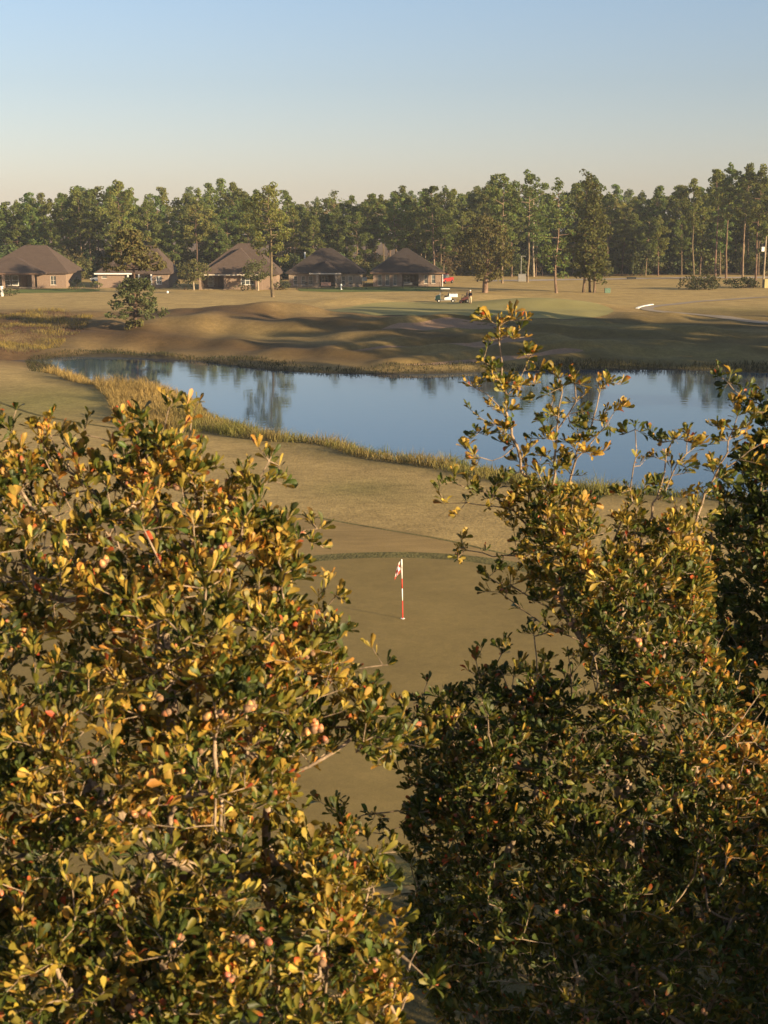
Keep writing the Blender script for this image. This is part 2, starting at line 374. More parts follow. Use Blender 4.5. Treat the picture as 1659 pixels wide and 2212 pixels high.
C = blend(C, c_mud, sstep(1.6, 0.2, SD))
i, j = np.meshgrid(np.arange(len(gx) - 1), np.arange(len(gy) - 1), indexing='ij'); ny = len(gy)
F = np.stack([i * ny + j, (i + 1) * ny + j, (i + 1) * ny + j + 1, i * ny + j + 1], -1).reshape(-1, 4)
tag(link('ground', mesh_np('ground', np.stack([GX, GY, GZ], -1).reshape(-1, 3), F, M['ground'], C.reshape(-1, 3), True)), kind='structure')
w = MB(); w.add([(-120, 50, 0), (140, 50, 0), (140, 152, 0), (-120, 152, 0)], [(0, 1, 2, 3)]); tag(w.build('pond', M['water']), kind='structure')

def drape(name, poly, mt, off, step, kind='structure'):
    poly = np.array(poly)[:, :2]; x0, y0 = poly.min(0); x1, y1 = poly.max(0)
    gx_, gy_ = np.meshgrid(np.arange(x0, x1, step), np.arange(y0, y1, step)); gx_, gy_ = gx_.ravel(), gy_.ravel()
    k = in_poly(gx_, gy_, poly); k &= d_poly(gx_, gy_, poly) > step * 0.4
    pts = [Vector((a, b)) for a, b in poly] + [Vector((a, b)) for a, b in zip(gx_[k], gy_[k])]
    n = len(poly); vs, _, fs, *_ = delaunay_2d_cdt(pts, [(i, (i + 1) % n) for i in range(n)], [], 1, 1e-5)
    A = np.array([(q.x, q.y) for q in vs]); Z = H(A[:, 0], A[:, 1]) + off
    me = mesh_np(name, np.column_stack([A, Z]), np.array(fs), mt, smooth=True)
    return tag(link(name, me), kind=kind)
def ribbon(name, px, width, mt, off, e=2.0, step=0.8, ground=True):
    pts = np.array([(ground_at(u, v)[:2] if ground else on_z(u, v, e)[:2]) for u, v in px])
    for _ in range(2):
        q = np.stack([0.75 * pts[:-1] + 0.25 * pts[1:], 0.25 * pts[:-1] + 0.75 * pts[1:]], 1).reshape(-1, 2); pts = np.vstack([pts[:1], q, pts[-1:]])
    T = np.gradient(pts, axis=0); T /= np.linalg.norm(T, axis=1)[:, None]; Nn = np.column_stack([-T[:, 1], T[:, 0]])
    return drape(name, np.vstack([pts + Nn * width / 2, (pts - Nn * width / 2)[::-1]]), mt, off, step)

GREEN_PX = [(560, 1232), (650, 1219), (740, 1210), (840, 1207), (950, 1210), (1060, 1222), (1180, 1250), (1350, 1310), (1500, 1420), (1560, 1560), (1450, 1720), (1250, 1820), (1050, 1860),
            (850, 1868), (600, 1900), (350, 1960), (100, 1990), (-200, 1930), (-350, 1750), (-280, 1530), (-50, 1370), (250, 1280), (420, 1252)]
GREEN = smooth_poly([on_z(u, v, 1.2)[:2] for u, v in GREEN_PX], 2)
gc = GREEN.mean(0)
def grow(P, d):
    T = np.roll(P, -1, 0) - np.roll(P, 1, 0); T /= np.linalg.norm(T, axis=1)[:, None]
    Nn = np.column_stack([T[:, 1], -T[:, 0]]); s = np.sign(((P - P.mean(0)) * Nn).sum()); return P + Nn * d * s
APRON_PX = [(-300, 1180), (0, 1130), (300, 1108), (560, 1104), (640, 1112), (760, 1135), (880, 1155), (1000, 1178), (1120, 1205), (1350, 1260), (1659, 1370), (1700, 1600), (1300, 1900), (600, 1960), (0, 2060), (-500, 1800)]
drape('apron', smooth_poly([on_z(u, v, 1.2)[:2] for u, v in APRON_PX], 2), M['apron'], 0.02, 0.9)
ribbon('turf_edge', [(420, 1100), (560, 1103), (640, 1111), (760, 1134), (880, 1154), (1000, 1177), (1120, 1204), (1300, 1250)], 0.16, M['collar'], 0.024, 1.2, 0.4)
ribbon('turf_edge', [(-20, 862), (60, 892), (130, 908), (250, 925)], 0.22, M['collar'], 0.024, 1.2, 0.4)
drape('green_collar', grow(GREEN, 0.95), M['collar'], 0.03, 0.8)
drape('putting_green', GREEN, M['green'], 0.04, 0.8)
FG_PX = [(700, 668), (740, 660), (820, 655), (930, 652), (1050, 651), (1200, 655), (1320, 664), (1330, 672), (1240, 679), (1100, 681), (960, 681), (830, 679), (740, 675)]
drape('far_green', smooth_poly([on_z(u, v, 2.35)[:2] for u, v in FG_PX], 2), M['far_green'], 0.03, 0.7)
for poly, dp in BUNKERS: drape('sand_bunker', poly, M['sand'], 0.03, 0.5)
ribbon('cart_path', [(1800, 640), (1700, 641), (1600, 645), (1500, 652), (1440, 659), (1385, 668), (1430, 674), (1500, 680), (1580, 690), (1680, 699), (1800, 706)], 1.7, M['path'], 0.05, 2.0, 0.7)
ribbon('road', [(1040, 607), (1120, 606), (1280, 604), (1450, 601), (1600, 600), (1800, 599)], 6.0, M['road'], 0.05, 2.0, 1.2)
for pxs in ([(-30, 634), (70, 624), (215, 624), (215, 631), (100, 633)], [(640, 622), (960, 619), (985, 624), (900, 630), (650, 631)]):
    drape('lawn', smooth_poly([ground_at(u, v)[:2] for u, v in pxs], 1), M['lawn'], 0.03, 0.8)

# ------------------------------------------------------------------ grass and reeds (stuff)
def blades(name, X, Y, h, colr, seed, wd=0.03, lean=0.35, rows=3):
    r = np.random.default_rng(seed); n = len(X); Z = H(X, Y) - 0.03
    a = r.uniform(0, 2 * PI, n); h = h * r.uniform(0.55, 1.25, n); le = lean * r.uniform(0.1, 1.4, n)
    dx, dy = np.cos(a) * le * h, np.sin(a) * le * h
    b = r.uniform(0, PI, n); wx, wy = np.cos(b) * wd, np.sin(b) * wd
    V = np.zeros((n, 5, 3)); 
    for k, (t, w_) in enumerate([(0, 1), (0.55, 0.8)]):
        for q, s in enumerate((-1, 1)):
            V[:, k * 2 + q] = np.column_stack([X + dx * t * t + s * wx * w_, Y + dy * t * t + s * wy * w_, Z + h * t])
    V[:, 4] = np.column_stack([X + dx, Y + dy, Z + h * (1 - 0.25 * le)])
    base = np.arange(n)[:, None] * 5
    Cc = colr * r.uniform(0.65, 1.35, (n, 1)); Cc = np.repeat(Cc, 5, 0)
    me = mesh_np(name, V.reshape(-1, 3), [base + np.array([0, 1, 3, 2]), base + np.array([2, 3, 4])], M['blade'], Cc)
    return link(name, me)
def scatter(n, x0, x1, y0, y1, cond, seed):
    r = np.random.default_rng(seed); x = r.uniform(x0, x1, n); y = r.uniform(y0, y1, n); k = cond(x, y); return x[k], y[k]
def clumpy(x, y, s): return np.sin(x * s + 2 * np.sin(y * s * 0.7)) * np.sin(y * s * 1.3 + 1.5 * np.sin(x * s * 0.6))
GOLD_PX = [(60, 790), (130, 812), (190, 840), (232, 880), (250, 930), (300, 960), (430, 960), (470, 925), (440, 880), (380, 852), (250, 850), (205, 826), (130, 797), (80, 778)]
GOLD = np.array([on_z(u, v, 0.6)[:2] for u, v in GOLD_PX])
def near_strip(x, y):
    s = pond_sd(x, y); wd = (4.4 + 0.9 * np.sin(x * 0.35) + 0.6 * np.sin(x * 0.9 + y * 0.5)) * (1 - 0.5 * sstep(-20, -32, x))
    return (((s > 0.15) & (s < wd)) | (in_poly(x, y, GOLD) & (s > 0.15))) & (y < 121)
X, Y = scatter(420000, -60, 34, 58, 122, near_strip, 11)
gold = np.array([0.31, 0.215, 0.075]); olive = np.array([0.165, 0.155, 0.038]); tan_ = np.array([0.30, 0.225, 0.085]); dkg = np.array([0.075, 0.09, 0.022])
f = sstep(-10.5, -15.5, X)[:, None]; q = np.clip(0.5 + 0.9 * clumpy(X, Y, 0.9), 0, 1)[:, None]
lump = clumpy(X, Y, 0.75); Cn = (olive * (1 - q) + tan_ * q * 0.75) * (1 - f) + (gold * (0.62 + 0.38 * q) + 0.25 * tan_ * (1 - q)) * f
s_ = pond_sd(X, Y); Cn = np.where(((s_ > 0.6) & (s_ < 3.0) & (clumpy(X, Y, 1.7) > 0.25))[:, None] & (f < 0.5), dkg * 1.3, Cn)
tag(blades('bank_grass', X, Y, (0.50 + 0.34 * lump + 0.12 * clumpy(X, Y, 2.3)) * (1 + 0.45 * sstep(2.6, 3.8, s_)), Cn, 12, 0.016, 0.9), kind='stuff')
X, Y = scatter(150000, -75, 75, 122, 172, lambda x, y: (pond_sd(x, y) > 0.1) & (pond_sd(x, y) < 3.4 + 1.2 * np.sin(x * 0.4)) , 13)
q = np.clip(0.5 + 0.8 * clumpy(X, Y, 0.6), 0, 1)[:, None]
tag(blades('shore_sedge', X, Y, 0.30 + 0.35 * np.clip(clumpy(X, Y, 1.3), 0, 1) ** 2 + 0.25 * sstep(8, 20, X), np.array([0.026, 0.030, 0.011]) * (1 - q) + np.array([0.055, 0.048, 0.019]) * q, 14, 0.025, 0.9), kind='stuff')
WEED = np.array([on_z(u, v, 1.6)[:2] for u, v in [(-40, 690), (60, 682), (130, 684), (205, 694), (180, 712), (110, 730), (20, 745), (-60, 745)]])
X, Y = scatter(60000, -75, -30, 140, 200, lambda x, y: in_poly(x, y, WEED), 15)
q = clumpy(X, Y, 0.55)[:, None]
Cn = np.where(q > 0.6, np.array([[0.30, 0.22, 0.055]]), np.where(q < 0.0, np.array([[0.12, 0.065, 0.045]]), np.array([[0.19, 0.15, 0.055]])))
tag(blades('meadow_weeds', X, Y, 0.40 + 0.3 * clumpy(X, Y, 0.55), Cn * 0.8, 16, 0.022, 1.3), kind='stuff')
X, Y = scatter(60000, -9, 10, 14, 25.5, lambda x, y: ~in_poly(x, y, GREEN), 17)
tag(blades('rough_grass', X, Y, np.full(len(X), 0.07), np.tile(np.array([0.16, 0.115, 0.05]), (len(X), 1)), 18, 0.008, 0.9), kind='stuff')

# ------------------------------------------------------------------ far trees
def cards(rng, P, Nrm, size, aspect=0.55, colr=(0.06, 0.08, 0.02), var=0.35, out=0.6):
    n = len(P); a = rng.normal(size=(n, 3)); d = Nrm * out + a * (1 - out * 0.5); d /= np.linalg.norm(d, axis=1)[:, None] + 1e-9
    t = np.cross(d, rng.normal(size=(n, 3))); t /= np.linalg.norm(t, axis=1)[:, None] + 1e-9; b = np.cross(d, t)
    s = (size * rng.uniform(0.6, 1.4, n))[:, None]
    V = np.stack([P - t * s, P - b * s * aspect + d * s * 0.25, P + t * s, P + b * s * aspect + d * s * 0.25], 1).reshape(-1, 3)
    F = np.arange(n * 4).reshape(n, 4)
    C = np.asarray(colr) * rng.uniform(1 - var, 1 + var, (n, 1)) * (1 + 0.12 * rng.normal(size=(n, 3)))
    return V, F, np.repeat(np.clip(C, 0.005, 1), 4, 0)
def clump_cards(rng, centres, radii, per, size, colr, var, flat=0.75, asp=0.55):
    Ps, Ns, Cs = [], [], []
    for c, r in zip(centres, radii):
        k = max(6, int(per * (r / 0.8) ** 2)); d = rng.normal(size=(k, 3)); d /= np.linalg.norm(d, axis=1)[:, None]
        rr = r * rng.uniform(0.45, 1.05, (k, 1)) ** 0.6
        Ps.append(c + d * rr * np.array([1, 1, flat])); Ns.append(d); Cs.append(np.repeat(np.array([colr]) * rng.uniform(0.8, 1.25), k, 0))
    P, Nn = np.concatenate(Ps), np.concatenate(Ns)
    V, F, C = cards(rng, P, Nn, size, asp, (1, 1, 1), var); return V, F, C * np.repeat(np.concatenate(Cs), 4, 0)

def tree_parts(root, trunk_np, V, F, C, bark, leafm):
    link('trunk', trunk_np.mesh('trunk', bark), root); link('crown', mesh_np('crown', V, F, leafm, C), root)

def build_pine(seed, Ht=20.0, cb=0.5, cw=3.2, nl=22, top=0.75, colr=(0.128, 0.150, 0.038), per=62, bark='bark', size=0.25, low=None, lean=0.0, r0=0.21):
    r = np.random.default_rng(seed); T = NP()
    zz = np.linspace(-0.3, Ht * 0.97, 9); bend = np.cumsum(r.normal(0, 0.10, (9, 2)), 0); bend[:, 0] += lean * zz; bend -= bend[0]
    P = np.column_stack([bend, zz]); T.tube(P, r0 * (1 - 0.86 * np.clip(zz / Ht, 0, 1)) * np.where(zz < 0.4, 1.3, 1.0), 7)
    cen, rad = [], []
    def limb(h, L, az, up):
        b = np.array([np.interp(h, zz, P[:, 0]), np.interp(h, zz, P[:, 1]), h]); d = np.array([math.cos(az), math.sin(az), up])
        e = b + d * L; mid = b + d * L * 0.5 + np.array([0, 0, -0.06 * L])
        T.tube([b, mid, e], [0.055 + 0.012 * L, 0.04, 0.015], 4)
        for t in ((0.5, 0.78, 1.0) if L > 1.8 else (0.65, 1.0)):
            if r.uniform() < 0.12: continue
            cen.append(b + (e - b) * t + r.normal(0, 0.25, 3)); rad.append(r.uniform(0.55, 0.95) * (0.75 + 0.08 * L))
    for k in range(nl):
        f = (k + r.uniform(0, 0.9)) / nl; h = Ht * (cb + (1 - cb) * f) - 0.4
        prof = (0.45 + 0.75 * math.sin(PI * min(1, f * 0.9 + 0.12))) * (1 if f < top else max(0.25, 1 - (f - top) / (1 - top) * 0.75))
        limb(h, cw * prof * r.uniform(0.55, 1.15), k * 2.4 + r.uniform(-0.6, 0.6), r.uniform(-0.1, 0.35) + 0.35 * f)
    for _ in range(3): cen.append(np.array([P[-1, 0], P[-1, 1], Ht - 0.4]) + r.normal(0, 0.35, 3)); rad.append(r.uniform(0.5, 0.8))
    if low:
        for k in range(low): limb(Ht * r.uniform(0.12, cb), cw * r.uniform(0.3, 0.75), r.uniform(0, 2 * PI), r.uniform(-0.25, 0.15))
    V, F, C = clump_cards(r, cen, rad, per, size, colr, 0.35)
    return T, V, F, C

def build_broad(seed, Ht, cw, cb=0.2, ncl=70, colr=(0.07, 0.075, 0.02), size=0.24, per=34, r0=0.28, shape=1.0, bark='bark', forks=7, rc=0.85):
    r = np.random.default_rng(seed); T = NP()
    fork = Ht * (cb + 0.08); zz = np.linspace(-0.3, fork, 5); P = np.column_stack([np.cumsum(r.normal(0, 0.05, (5, 2)), 0), zz])
    T.tube(P, np.linspace(r0 * 1.25, r0 * 0.8, 5), 8)
    cen, rad = [], []
    cz = Ht * (cb + (1 - cb) * 0.46); hz_ = Ht * (1 - cb) * 0.5
    while len(cen) < ncl:
        d = r.normal(size=3); d /= np.linalg.norm(d); q = r.uniform(0.35, 1.0) ** 0.5
        wr = cw * (1 - 0.25 * max(0, d[2]) ** 2) * (1 + 0.18 * math.sin(3 * math.atan2(d[1], d[0]) + seed))
        c = np.array([d[0] * wr * q, d[1] * wr * q, cz + d[2] * hz_ * q * 0.95]); cen.append(c); rad.append(r.uniform(0.6, 1.15) * rc)
    b = P[-1]
    for k in range(forks):
        c = cen[int(r.integers(0, ncl))]; T.tube([b - [0, 0, r.uniform(0, 0.5)], b * 0.45 + c * 0.55 + r.normal(0, 0.2, 3) + [0, 0, -0.3], c], [r0 * 0.5, r0 * 0.28, 0.03], 5)
    V, F, C = clump_cards(r, cen, rad, per, size, colr, 0.4, 0.8)
    return T, V, F, C

PINE_SPECS = [dict(Ht=20, cb=0.36, cw=3.0, nl=28), dict(Ht=20, cb=0.45, cw=2.8, top=0.7, nl=24), dict(Ht=20, cb=0.28, cw=3.2, nl=34, low=4), dict(Ht=20, cb=0.5, cw=3.0, nl=22), dict(Ht=20, cb=0.22, cw=2.8, nl=36, low=3),
              dict(Ht=20, cb=0.38, cw=3.6, nl=26), dict(Ht=20, cb=0.5, cw=3.4, nl=20, colr=(0.145, 0.148, 0.040)), dict(Ht=20, cb=0.32, cw=2.5, nl=32, colr=(0.110, 0.142, 0.038))]
PROTO = []
for k, sp in enumerate(PINE_SPECS):
    T, V, F, C = build_pine(100 + k, **sp)
    PROTO.append((T.mesh('trunk', M['bark']), mesh_np('crown', V, F, M['pine'], C)))
BUSHP = []
for k in range(5):
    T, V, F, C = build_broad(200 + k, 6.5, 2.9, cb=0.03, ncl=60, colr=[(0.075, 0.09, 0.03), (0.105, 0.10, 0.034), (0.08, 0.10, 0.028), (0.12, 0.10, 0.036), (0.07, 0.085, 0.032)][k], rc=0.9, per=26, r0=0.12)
    BUSHP.append((T.mesh('trunk', M['bark']), mesh_np('crown', V, F, M['leaf_far'], C)))
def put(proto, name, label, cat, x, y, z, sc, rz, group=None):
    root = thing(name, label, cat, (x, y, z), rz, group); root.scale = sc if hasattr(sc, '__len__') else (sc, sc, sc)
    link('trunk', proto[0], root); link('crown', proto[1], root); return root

# tree line profile: height of the tops in the picture along the frame
TOPS = np.array([(-500, 400), (0, 418), (60, 405), (120, 410), (250, 392), (330, 408), (400, 398), (440, 390), (520, 388), (600, 398), (660, 418), (740, 430), (790, 415), (870, 390), (930, 408), (1000, 396), (1040, 382), (1110, 374), (1180, 392),
                 (1250, 378), (1300, 400), (1370, 398), (1450, 402), (1500, 396), (1560, 366), (1640, 356), (1700, 372), (2200, 380)], float)
rt = random.Random(7)
def tallness(u, D, frac):
    tv = np.interp(u, TOPS[:, 0], TOPS[:, 1]); return max(9.0, (at_y(u, tv, D)[2] - 2.0) * frac)
n = 0
rows = [(292, 3.6, 0.62, 0.95), (300, 4.2, 0.68, 1.0), (311, 4.5, 0.75, 1.0), (324, 5.2, 0.78, 1.0), (340, 6.5, 0.80, 1.0)]
for ri, (D, st, lo, hi) in enumerate(rows):
    x = -D * 0.30 - 4 + rt.uniform(0, 3)
    while x < D * 0.31 + 4:
        u = CU + FPX * x / D; xx = x + rt.uniform(-1.2, 1.2); y = D + rt.uniform(-4, 4)
        x += st * rt.uniform(0.7, 1.35)
        if u > 960: y += 20
        xx *= y / D
        hgt = tallness(u, y, rt.uniform(lo, hi)); s = hgt / 20.0
        k = rt.randrange(len(PROTO)); ws = s * rt.uniform(0.9, 1.2) if s > 0.8 else s * 1.15
        where = ('behind the houses' if u < 970 else 'beyond the road')
        put(PROTO[k], 'pine_tree', ['tall pine in the front rank of the wood ' + where, 'pine in the second rank of the wood ' + where, 'pine deep in the wood ' + where + ' with only its upper crown clear'][min(ri, 2)],
            'tree', xx, y, 2.0, (ws, ws, s), rt.uniform(0, 6.28), ['front rank pines ' + where, 'second rank pines ' + where, 'deep wood pines ' + where][min(ri, 2)]); n += 1
for k in range(34):
    D = rt.uniform(420, 560); u = rt.uniform(-60, 1720); x = (u - CU) / FPX * D
    tv = np.interp(u, TOPS[:, 0], TOPS[:, 1]); s = (at_y(u, tv + rt.uniform(4, 26), D)[2] - 2) / 20
    put(PROTO[rt.randrange(len(PROTO))], 'pine_tree', 'hazy far pine whose top shows over the nearer wood', 'tree', x, D, 2, s, rt.uniform(0, 6.28), 'far pines above the wood')
for k in range(92):
    D = rt.uniform(286, 312); u = -40 + 1740 * (k + rt.random()) / 92; D += 22 if u > 960 else 0; x = (u - CU) / FPX * D
    s = rt.uniform(0.55, 1.15) * (1.35 if 1300 < u < 1500 else 1.0)
    where = 'behind the houses' if u < 970 else 'beyond the road'
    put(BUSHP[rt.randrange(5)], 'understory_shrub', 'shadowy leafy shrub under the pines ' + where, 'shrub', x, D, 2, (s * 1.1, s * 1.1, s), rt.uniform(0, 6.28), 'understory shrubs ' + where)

for k in range(36):
    D = rt.uniform(332, 352); u = 900 + 800 * (k + rt.random()) / 36; s = rt.uniform(1.1, 1.7)
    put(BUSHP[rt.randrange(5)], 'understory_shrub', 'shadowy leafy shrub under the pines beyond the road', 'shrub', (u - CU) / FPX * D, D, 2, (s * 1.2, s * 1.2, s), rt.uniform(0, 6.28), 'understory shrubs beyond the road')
# trees one can tell apart
def stand(u, v, top_v): g = ground_at(u, v); return g, at_y(u, top_v, g[1])[2] - g[2]
def pine_at(u, v, tv, label, name='pine_tree', seed=0, **kw):
    g, h = stand(u, v, tv); T, V, F, C = build_pine(seed, Ht=h, **kw); root = thing(name, label, 'tree', g)
    tree_parts(root, T, V, F, C, M[kw.get('bark', 'bark')], M['pine']); return root
pine_at(590, 642, 402, 'tall slender pine with long bare dark trunk in front of the houses', seed=301, cb=0.40, cw=3.7, nl=26, per=46, size=0.23, r0=0.26, colr=(0.128, 0.145, 0.038))
pine_at(1202, 633, 392, 'single pine with a straight reddish trunk left of the dense pine pair', seed=302, cb=0.24, cw=2.7, nl=34, per=24, colr=(0.128, 0.145, 0.038), low=3)
g, h = stand(1269, 632, 376)
root = thing('pine_clump', 'dense green pine with several trunks, branches down near the grass', 'tree', g)
Ts, Vs, Fs, Cs, off = NP(), [], [], [], 0
for k, (dx, dy, hh, cb, cw) in enumerate([(-0.7, 0, h, 0.12, 2.7), (0.5, 0.5, h * 0.93, 0.14, 2.5), (1.1, -0.4, h * 0.80, 0.10, 2.3)]):
    T, V, F, C = build_pine(320 + k, Ht=hh, cb=cb, cw=cw, nl=38, per=30, top=0.7, colr=(0.115, 0.128, 0.034))
    d = np.array([dx, dy, 0])
    for v_, f_ in zip(T.V, T.F): Ts.V.append(v_ + d); Ts.F.append(f_ - f_.min() + Ts.n); Ts.n += len(v_)
    Vs.append(V + d); Fs.append(F + off); Cs.append(C); off += len(V)
tree_parts(root, Ts, np.concatenate(Vs), np.concatenate(Fs), np.concatenate(Cs), M['bark'], M['pine'])
for k, (u, v, tv, lab, kw) in enumerate([
        (1499, 606, 392, 'leaning pine rising from behind the big dark bush', dict(cb=0.52, cw=2.5, lean=-0.05)),
        (1546, 604, 368, 'tall pine with pale trunk, second right of the big bush', dict(cb=0.5, cw=2.6, lean=-0.04)),
        (1568, 602, 360, 'tall crowned pine between the big bush and the smaller bush', dict(cb=0.58, cw=3.0)),
        (1604, 604, 357, 'tallest pine above the smaller round bush by the path', dict(cb=0.56, cw=3.1)),
        (1632, 606, 362, 'pine next to the pale roadside pole, dark lower branches', dict(cb=0.42, cw=2.9, low=5)),
        (1668, 608, 372, 'pine at the right edge with half its crown cut off', dict(cb=0.45, cw=3.0, low=3)),
        (1085, 612, 380, 'tall pine directly behind the broad round oak', dict(cb=0.45, cw=3.4)),
        (940, 606, 402, 'pine with open flat tiers above the pyramid roof house', dict(cb=0.42, cw=3.4, nl=20)),
        (1140, 610, 376, 'tall broad pine between the round oak and the single pine', dict(cb=0.42, cw=3.3)),
        (722, 600, 410, 'thin pale pine standing above the gable porch house', dict(cb=0.62, cw=2.2, nl=14, per=14)),
        (262, 606, 392, 'tall pine crown rising behind the lone two tiered tree', dict(cb=0.4, cw=3.4, nl=26))]):
    pine_at(u, v, tv, lab, seed=340 + k, **kw)
def broad_at(u, v, tv, wpx, label, name, seed, leafm='leaf_far', **kw):
    g, h = stand(u, v, tv); cw = wpx / FPX * g[1] / 2; T, V, F, C = build_broad(seed, h, cw, **kw)
    root = thing(name, label, 'tree' if 'tree' in name else 'shrub', g); tree_parts(root, T, V, F, C, M[kw.get('bark', 'bark')], M[leafm]); return root
broad_at(1048, 632, 458, 122, 'broad round oak with short thick trunk right of the golf cart', 'oak_tree', 401, cb=0.16, ncl=150, colr=(0.10, 0.098, 0.024), rc=0.9, r0=0.42, forks=10, size=0.24)
# lone tree of two tiers by the water
g, h = stand(292, 708, 496)
root = thing('cypress_tree', 'lone tree on the bank with a bushy lower and a brown upper crown', 'tree', g)
r = np.random.default_rng(410); T = NP(); zz = np.linspace(-0.2, h * 0.93, 8)
P = np.column_stack([np.cumsum(r.normal(0, 0.06, (8, 2)), 0), zz]); P[:, :2] -= P[0, :2]; T.tube(P, 0.20 * (1 - 0.75 * zz / h), 8)
def tier(z0, z1, rmax, n_, colr, prof, seed, rc):
    rr = np.random.default_rng(seed); cen, rad = [], []
    for k in range(n_):
        f = rr.uniform(0, 1); L = rmax * prof(f) * rr.uniform(0.35, 1.05); a = rr.uniform(0, 2 * PI); z = z0 + (z1 - z0) * f
        b = np.array([np.interp(z, zz, P[:, 0]), np.interp(z, zz, P[:, 1]), z - 0.2]); e = b + np.array([math.cos(a) * L, math.sin(a) * L, 0.15])
        if k % 2 == 0: T.tube([b, (b + e) / 2 + [0, 0, 0.1], e], [0.05, 0.035, 0.012], 4)
        cen.append(e); rad.append(rr.uniform(0.6, 1.1) * rc)
    return clump_cards(rr, cen, rad, 75, 0.19, colr, 0.35, 0.55)
parts = [tier(h * 0.12, h * 0.5, 3.3, 150, (0.085, 0.092, 0.032), lambda f: 1.05 - 0.8 * max(0, f - 0.2), 411, 0.46),
         tier(h * 0.60, h * 0.99, 3.5, 140, (0.12, 0.10, 0.034), lambda f: 1.0 - 0.55 * f, 412, 0.52),
         tier(0.05, h * 0.07, 1.0, 16, (0.11, 0.095, 0.03), lambda f: 1.0, 413, 0.5)]
off = 0; Vs, Fs, Cs = [], [], []
for V, F, C in parts: Vs.append(V); Fs.append(F + off); Cs.append(C); off += len(V)
link('trunk', T.mesh('trunk', M['bark']), root); link('crown', mesh_np('crown', np.concatenate(Vs), np.concatenate(Fs), M['leaf_far'], np.concatenate(Cs)), root)
broad_at(418, 627, 558, 68, 'small spreading tree with pale crooked trunk left of the white windowed house', 'garden_tree', 421, cb=0.3, ncl=64, colr=(0.105, 0.098, 0.032), rc=0.7, r0=0.14, size=0.18, bark='bark_pale')
broad_at(556, 628, 558, 66, 'small tree with pale trunk in front of the steep roof corner', 'garden_tree', 422, cb=0.3, ncl=64, colr=(0.10, 0.098, 0.032), rc=0.7, r0=0.17, size=0.18, bark='bark_pale')
broad_at(152, 610, 558, 60, 'yellow green young tree between the two leftmost houses', 'garden_tree', 423, cb=0.12, ncl=40, colr=(0.12, 0.125, 0.032), rc=0.7, r0=0.1)
broad_at(715, 612, 536, 60, 'yellow green tree in the gap between the porch house and the pyramid roof', 'garden_tree', 424, cb=0.1, ncl=46, colr=(0.12, 0.12, 0.032), rc=0.8, r0=0.12)
broad_at(775, 612, 552, 56, 'brownish bush tree against the left edge of the pyramid roof', 'garden_tree', 425, cb=0.1, ncl=40, colr=(0.10, 0.085, 0.032), rc=0.8, r0=0.12)
broad_at(640, 610, 545, 70, 'dark green tree just behind the left end of the porch house', 'garden_tree', 426, cb=0.1, ncl=46, colr=(0.06, 0.07, 0.022), rc=0.8, r0=0.12)
broad_at(1515, 625, 592, 96, 'large dark rounded bush beside the cart path', 'roadside_bush', 431, cb=0.02, ncl=60, colr=(0.06, 0.068, 0.026), rc=0.75, r0=0.06, size=0.2)
broad_at(1604, 622, 600, 72, 'smaller dark bush to the right of the large rounded bush', 'roadside_bush', 432, cb=0.02, ncl=44, colr=(0.055, 0.06, 0.022), rc=0.65, r0=0.06, size=0.2)
broad_at(165, 626, 600, 34, 'dark round bush against the shaded wall of the leftmost house', 'garden_bush', 433, cb=0.02, ncl=24, colr=(0.05, 0.06, 0.02), rc=0.5, r0=0.05, size=0.16)
broad_at(207, 624, 608, 26, 'light green small bush on the lawn edge near the leftmost house', 'garden_bush', 434, cb=0.02, ncl=18, colr=(0.10, 0.11, 0.03), rc=0.42, r0=0.05, size=0.15)
broad_at(14, 640, 620, 60, 'low dark bush by the white post at the left edge', 'garden_bush', 435, cb=0.02, ncl=26, colr=(0.06, 0.07, 0.022), rc=0.42, r0=0.05, size=0.15)
broad_at(398, 626, 596, 40, 'dark bush under the small spreading pale tree', 'garden_bush', 436, cb=0.02, ncl=26, colr=(0.042, 0.05, 0.02), rc=0.5, r0=0.05, size=0.16)
broad_at(612, 626, 602, 36, 'dark bush between the tall slender pine and the porch house', 'garden_bush', 437, cb=0.02, ncl=26, colr=(0.05, 0.055, 0.02), rc=0.5, r0=0.05, size=0.16)
broad_at(530, 628, 614, 60, 'low hedge like bush under the white grid window', 'garden_bush', 438, cb=0.02, ncl=26, colr=(0.045, 0.055, 0.02), rc=0.4, r0=0.05, size=0.14)
for u, v, tv, lab in ((1153, 598, 410, 'dead pale trunk standing in the wood between the round oak and the single pine'),):
    g, h = stand(u, v, tv); r = np.random.default_rng(int(u)); T = NP(); zz = np.linspace(-0.3, h, 7); P = np.column_stack([np.cumsum(r.normal(0, .08, (7, 2)), 0), zz]); P[:, :2] -= P[0, :2]
    root = thing('dead_tree', lab, 'tree', g); T.tube(P, np.linspace(0.24, 0.07, 7), 7); link('trunk', T.mesh('trunk', M['bark_pale']), root); T = NP()
    for k in range(9):
        z = h * r.uniform(0.5, 0.97); a = r.uniform(0, 6.28); b = np.array([np.interp(z, zz, P[:, 0]), np.interp(z, zz, P[:, 1]), z]); L_ = r.uniform(0.8, 2.2); T.tube([b, b + np.array([math.cos(a), math.sin(a), 0.3]) * L_ * 0.6, b + np.array([math.cos(a), math.sin(a), 0.7]) * L_], [0.05, 0.03, 0.012], 4)
    link('branches', T.mesh('branches', M['bark_pale']), root)
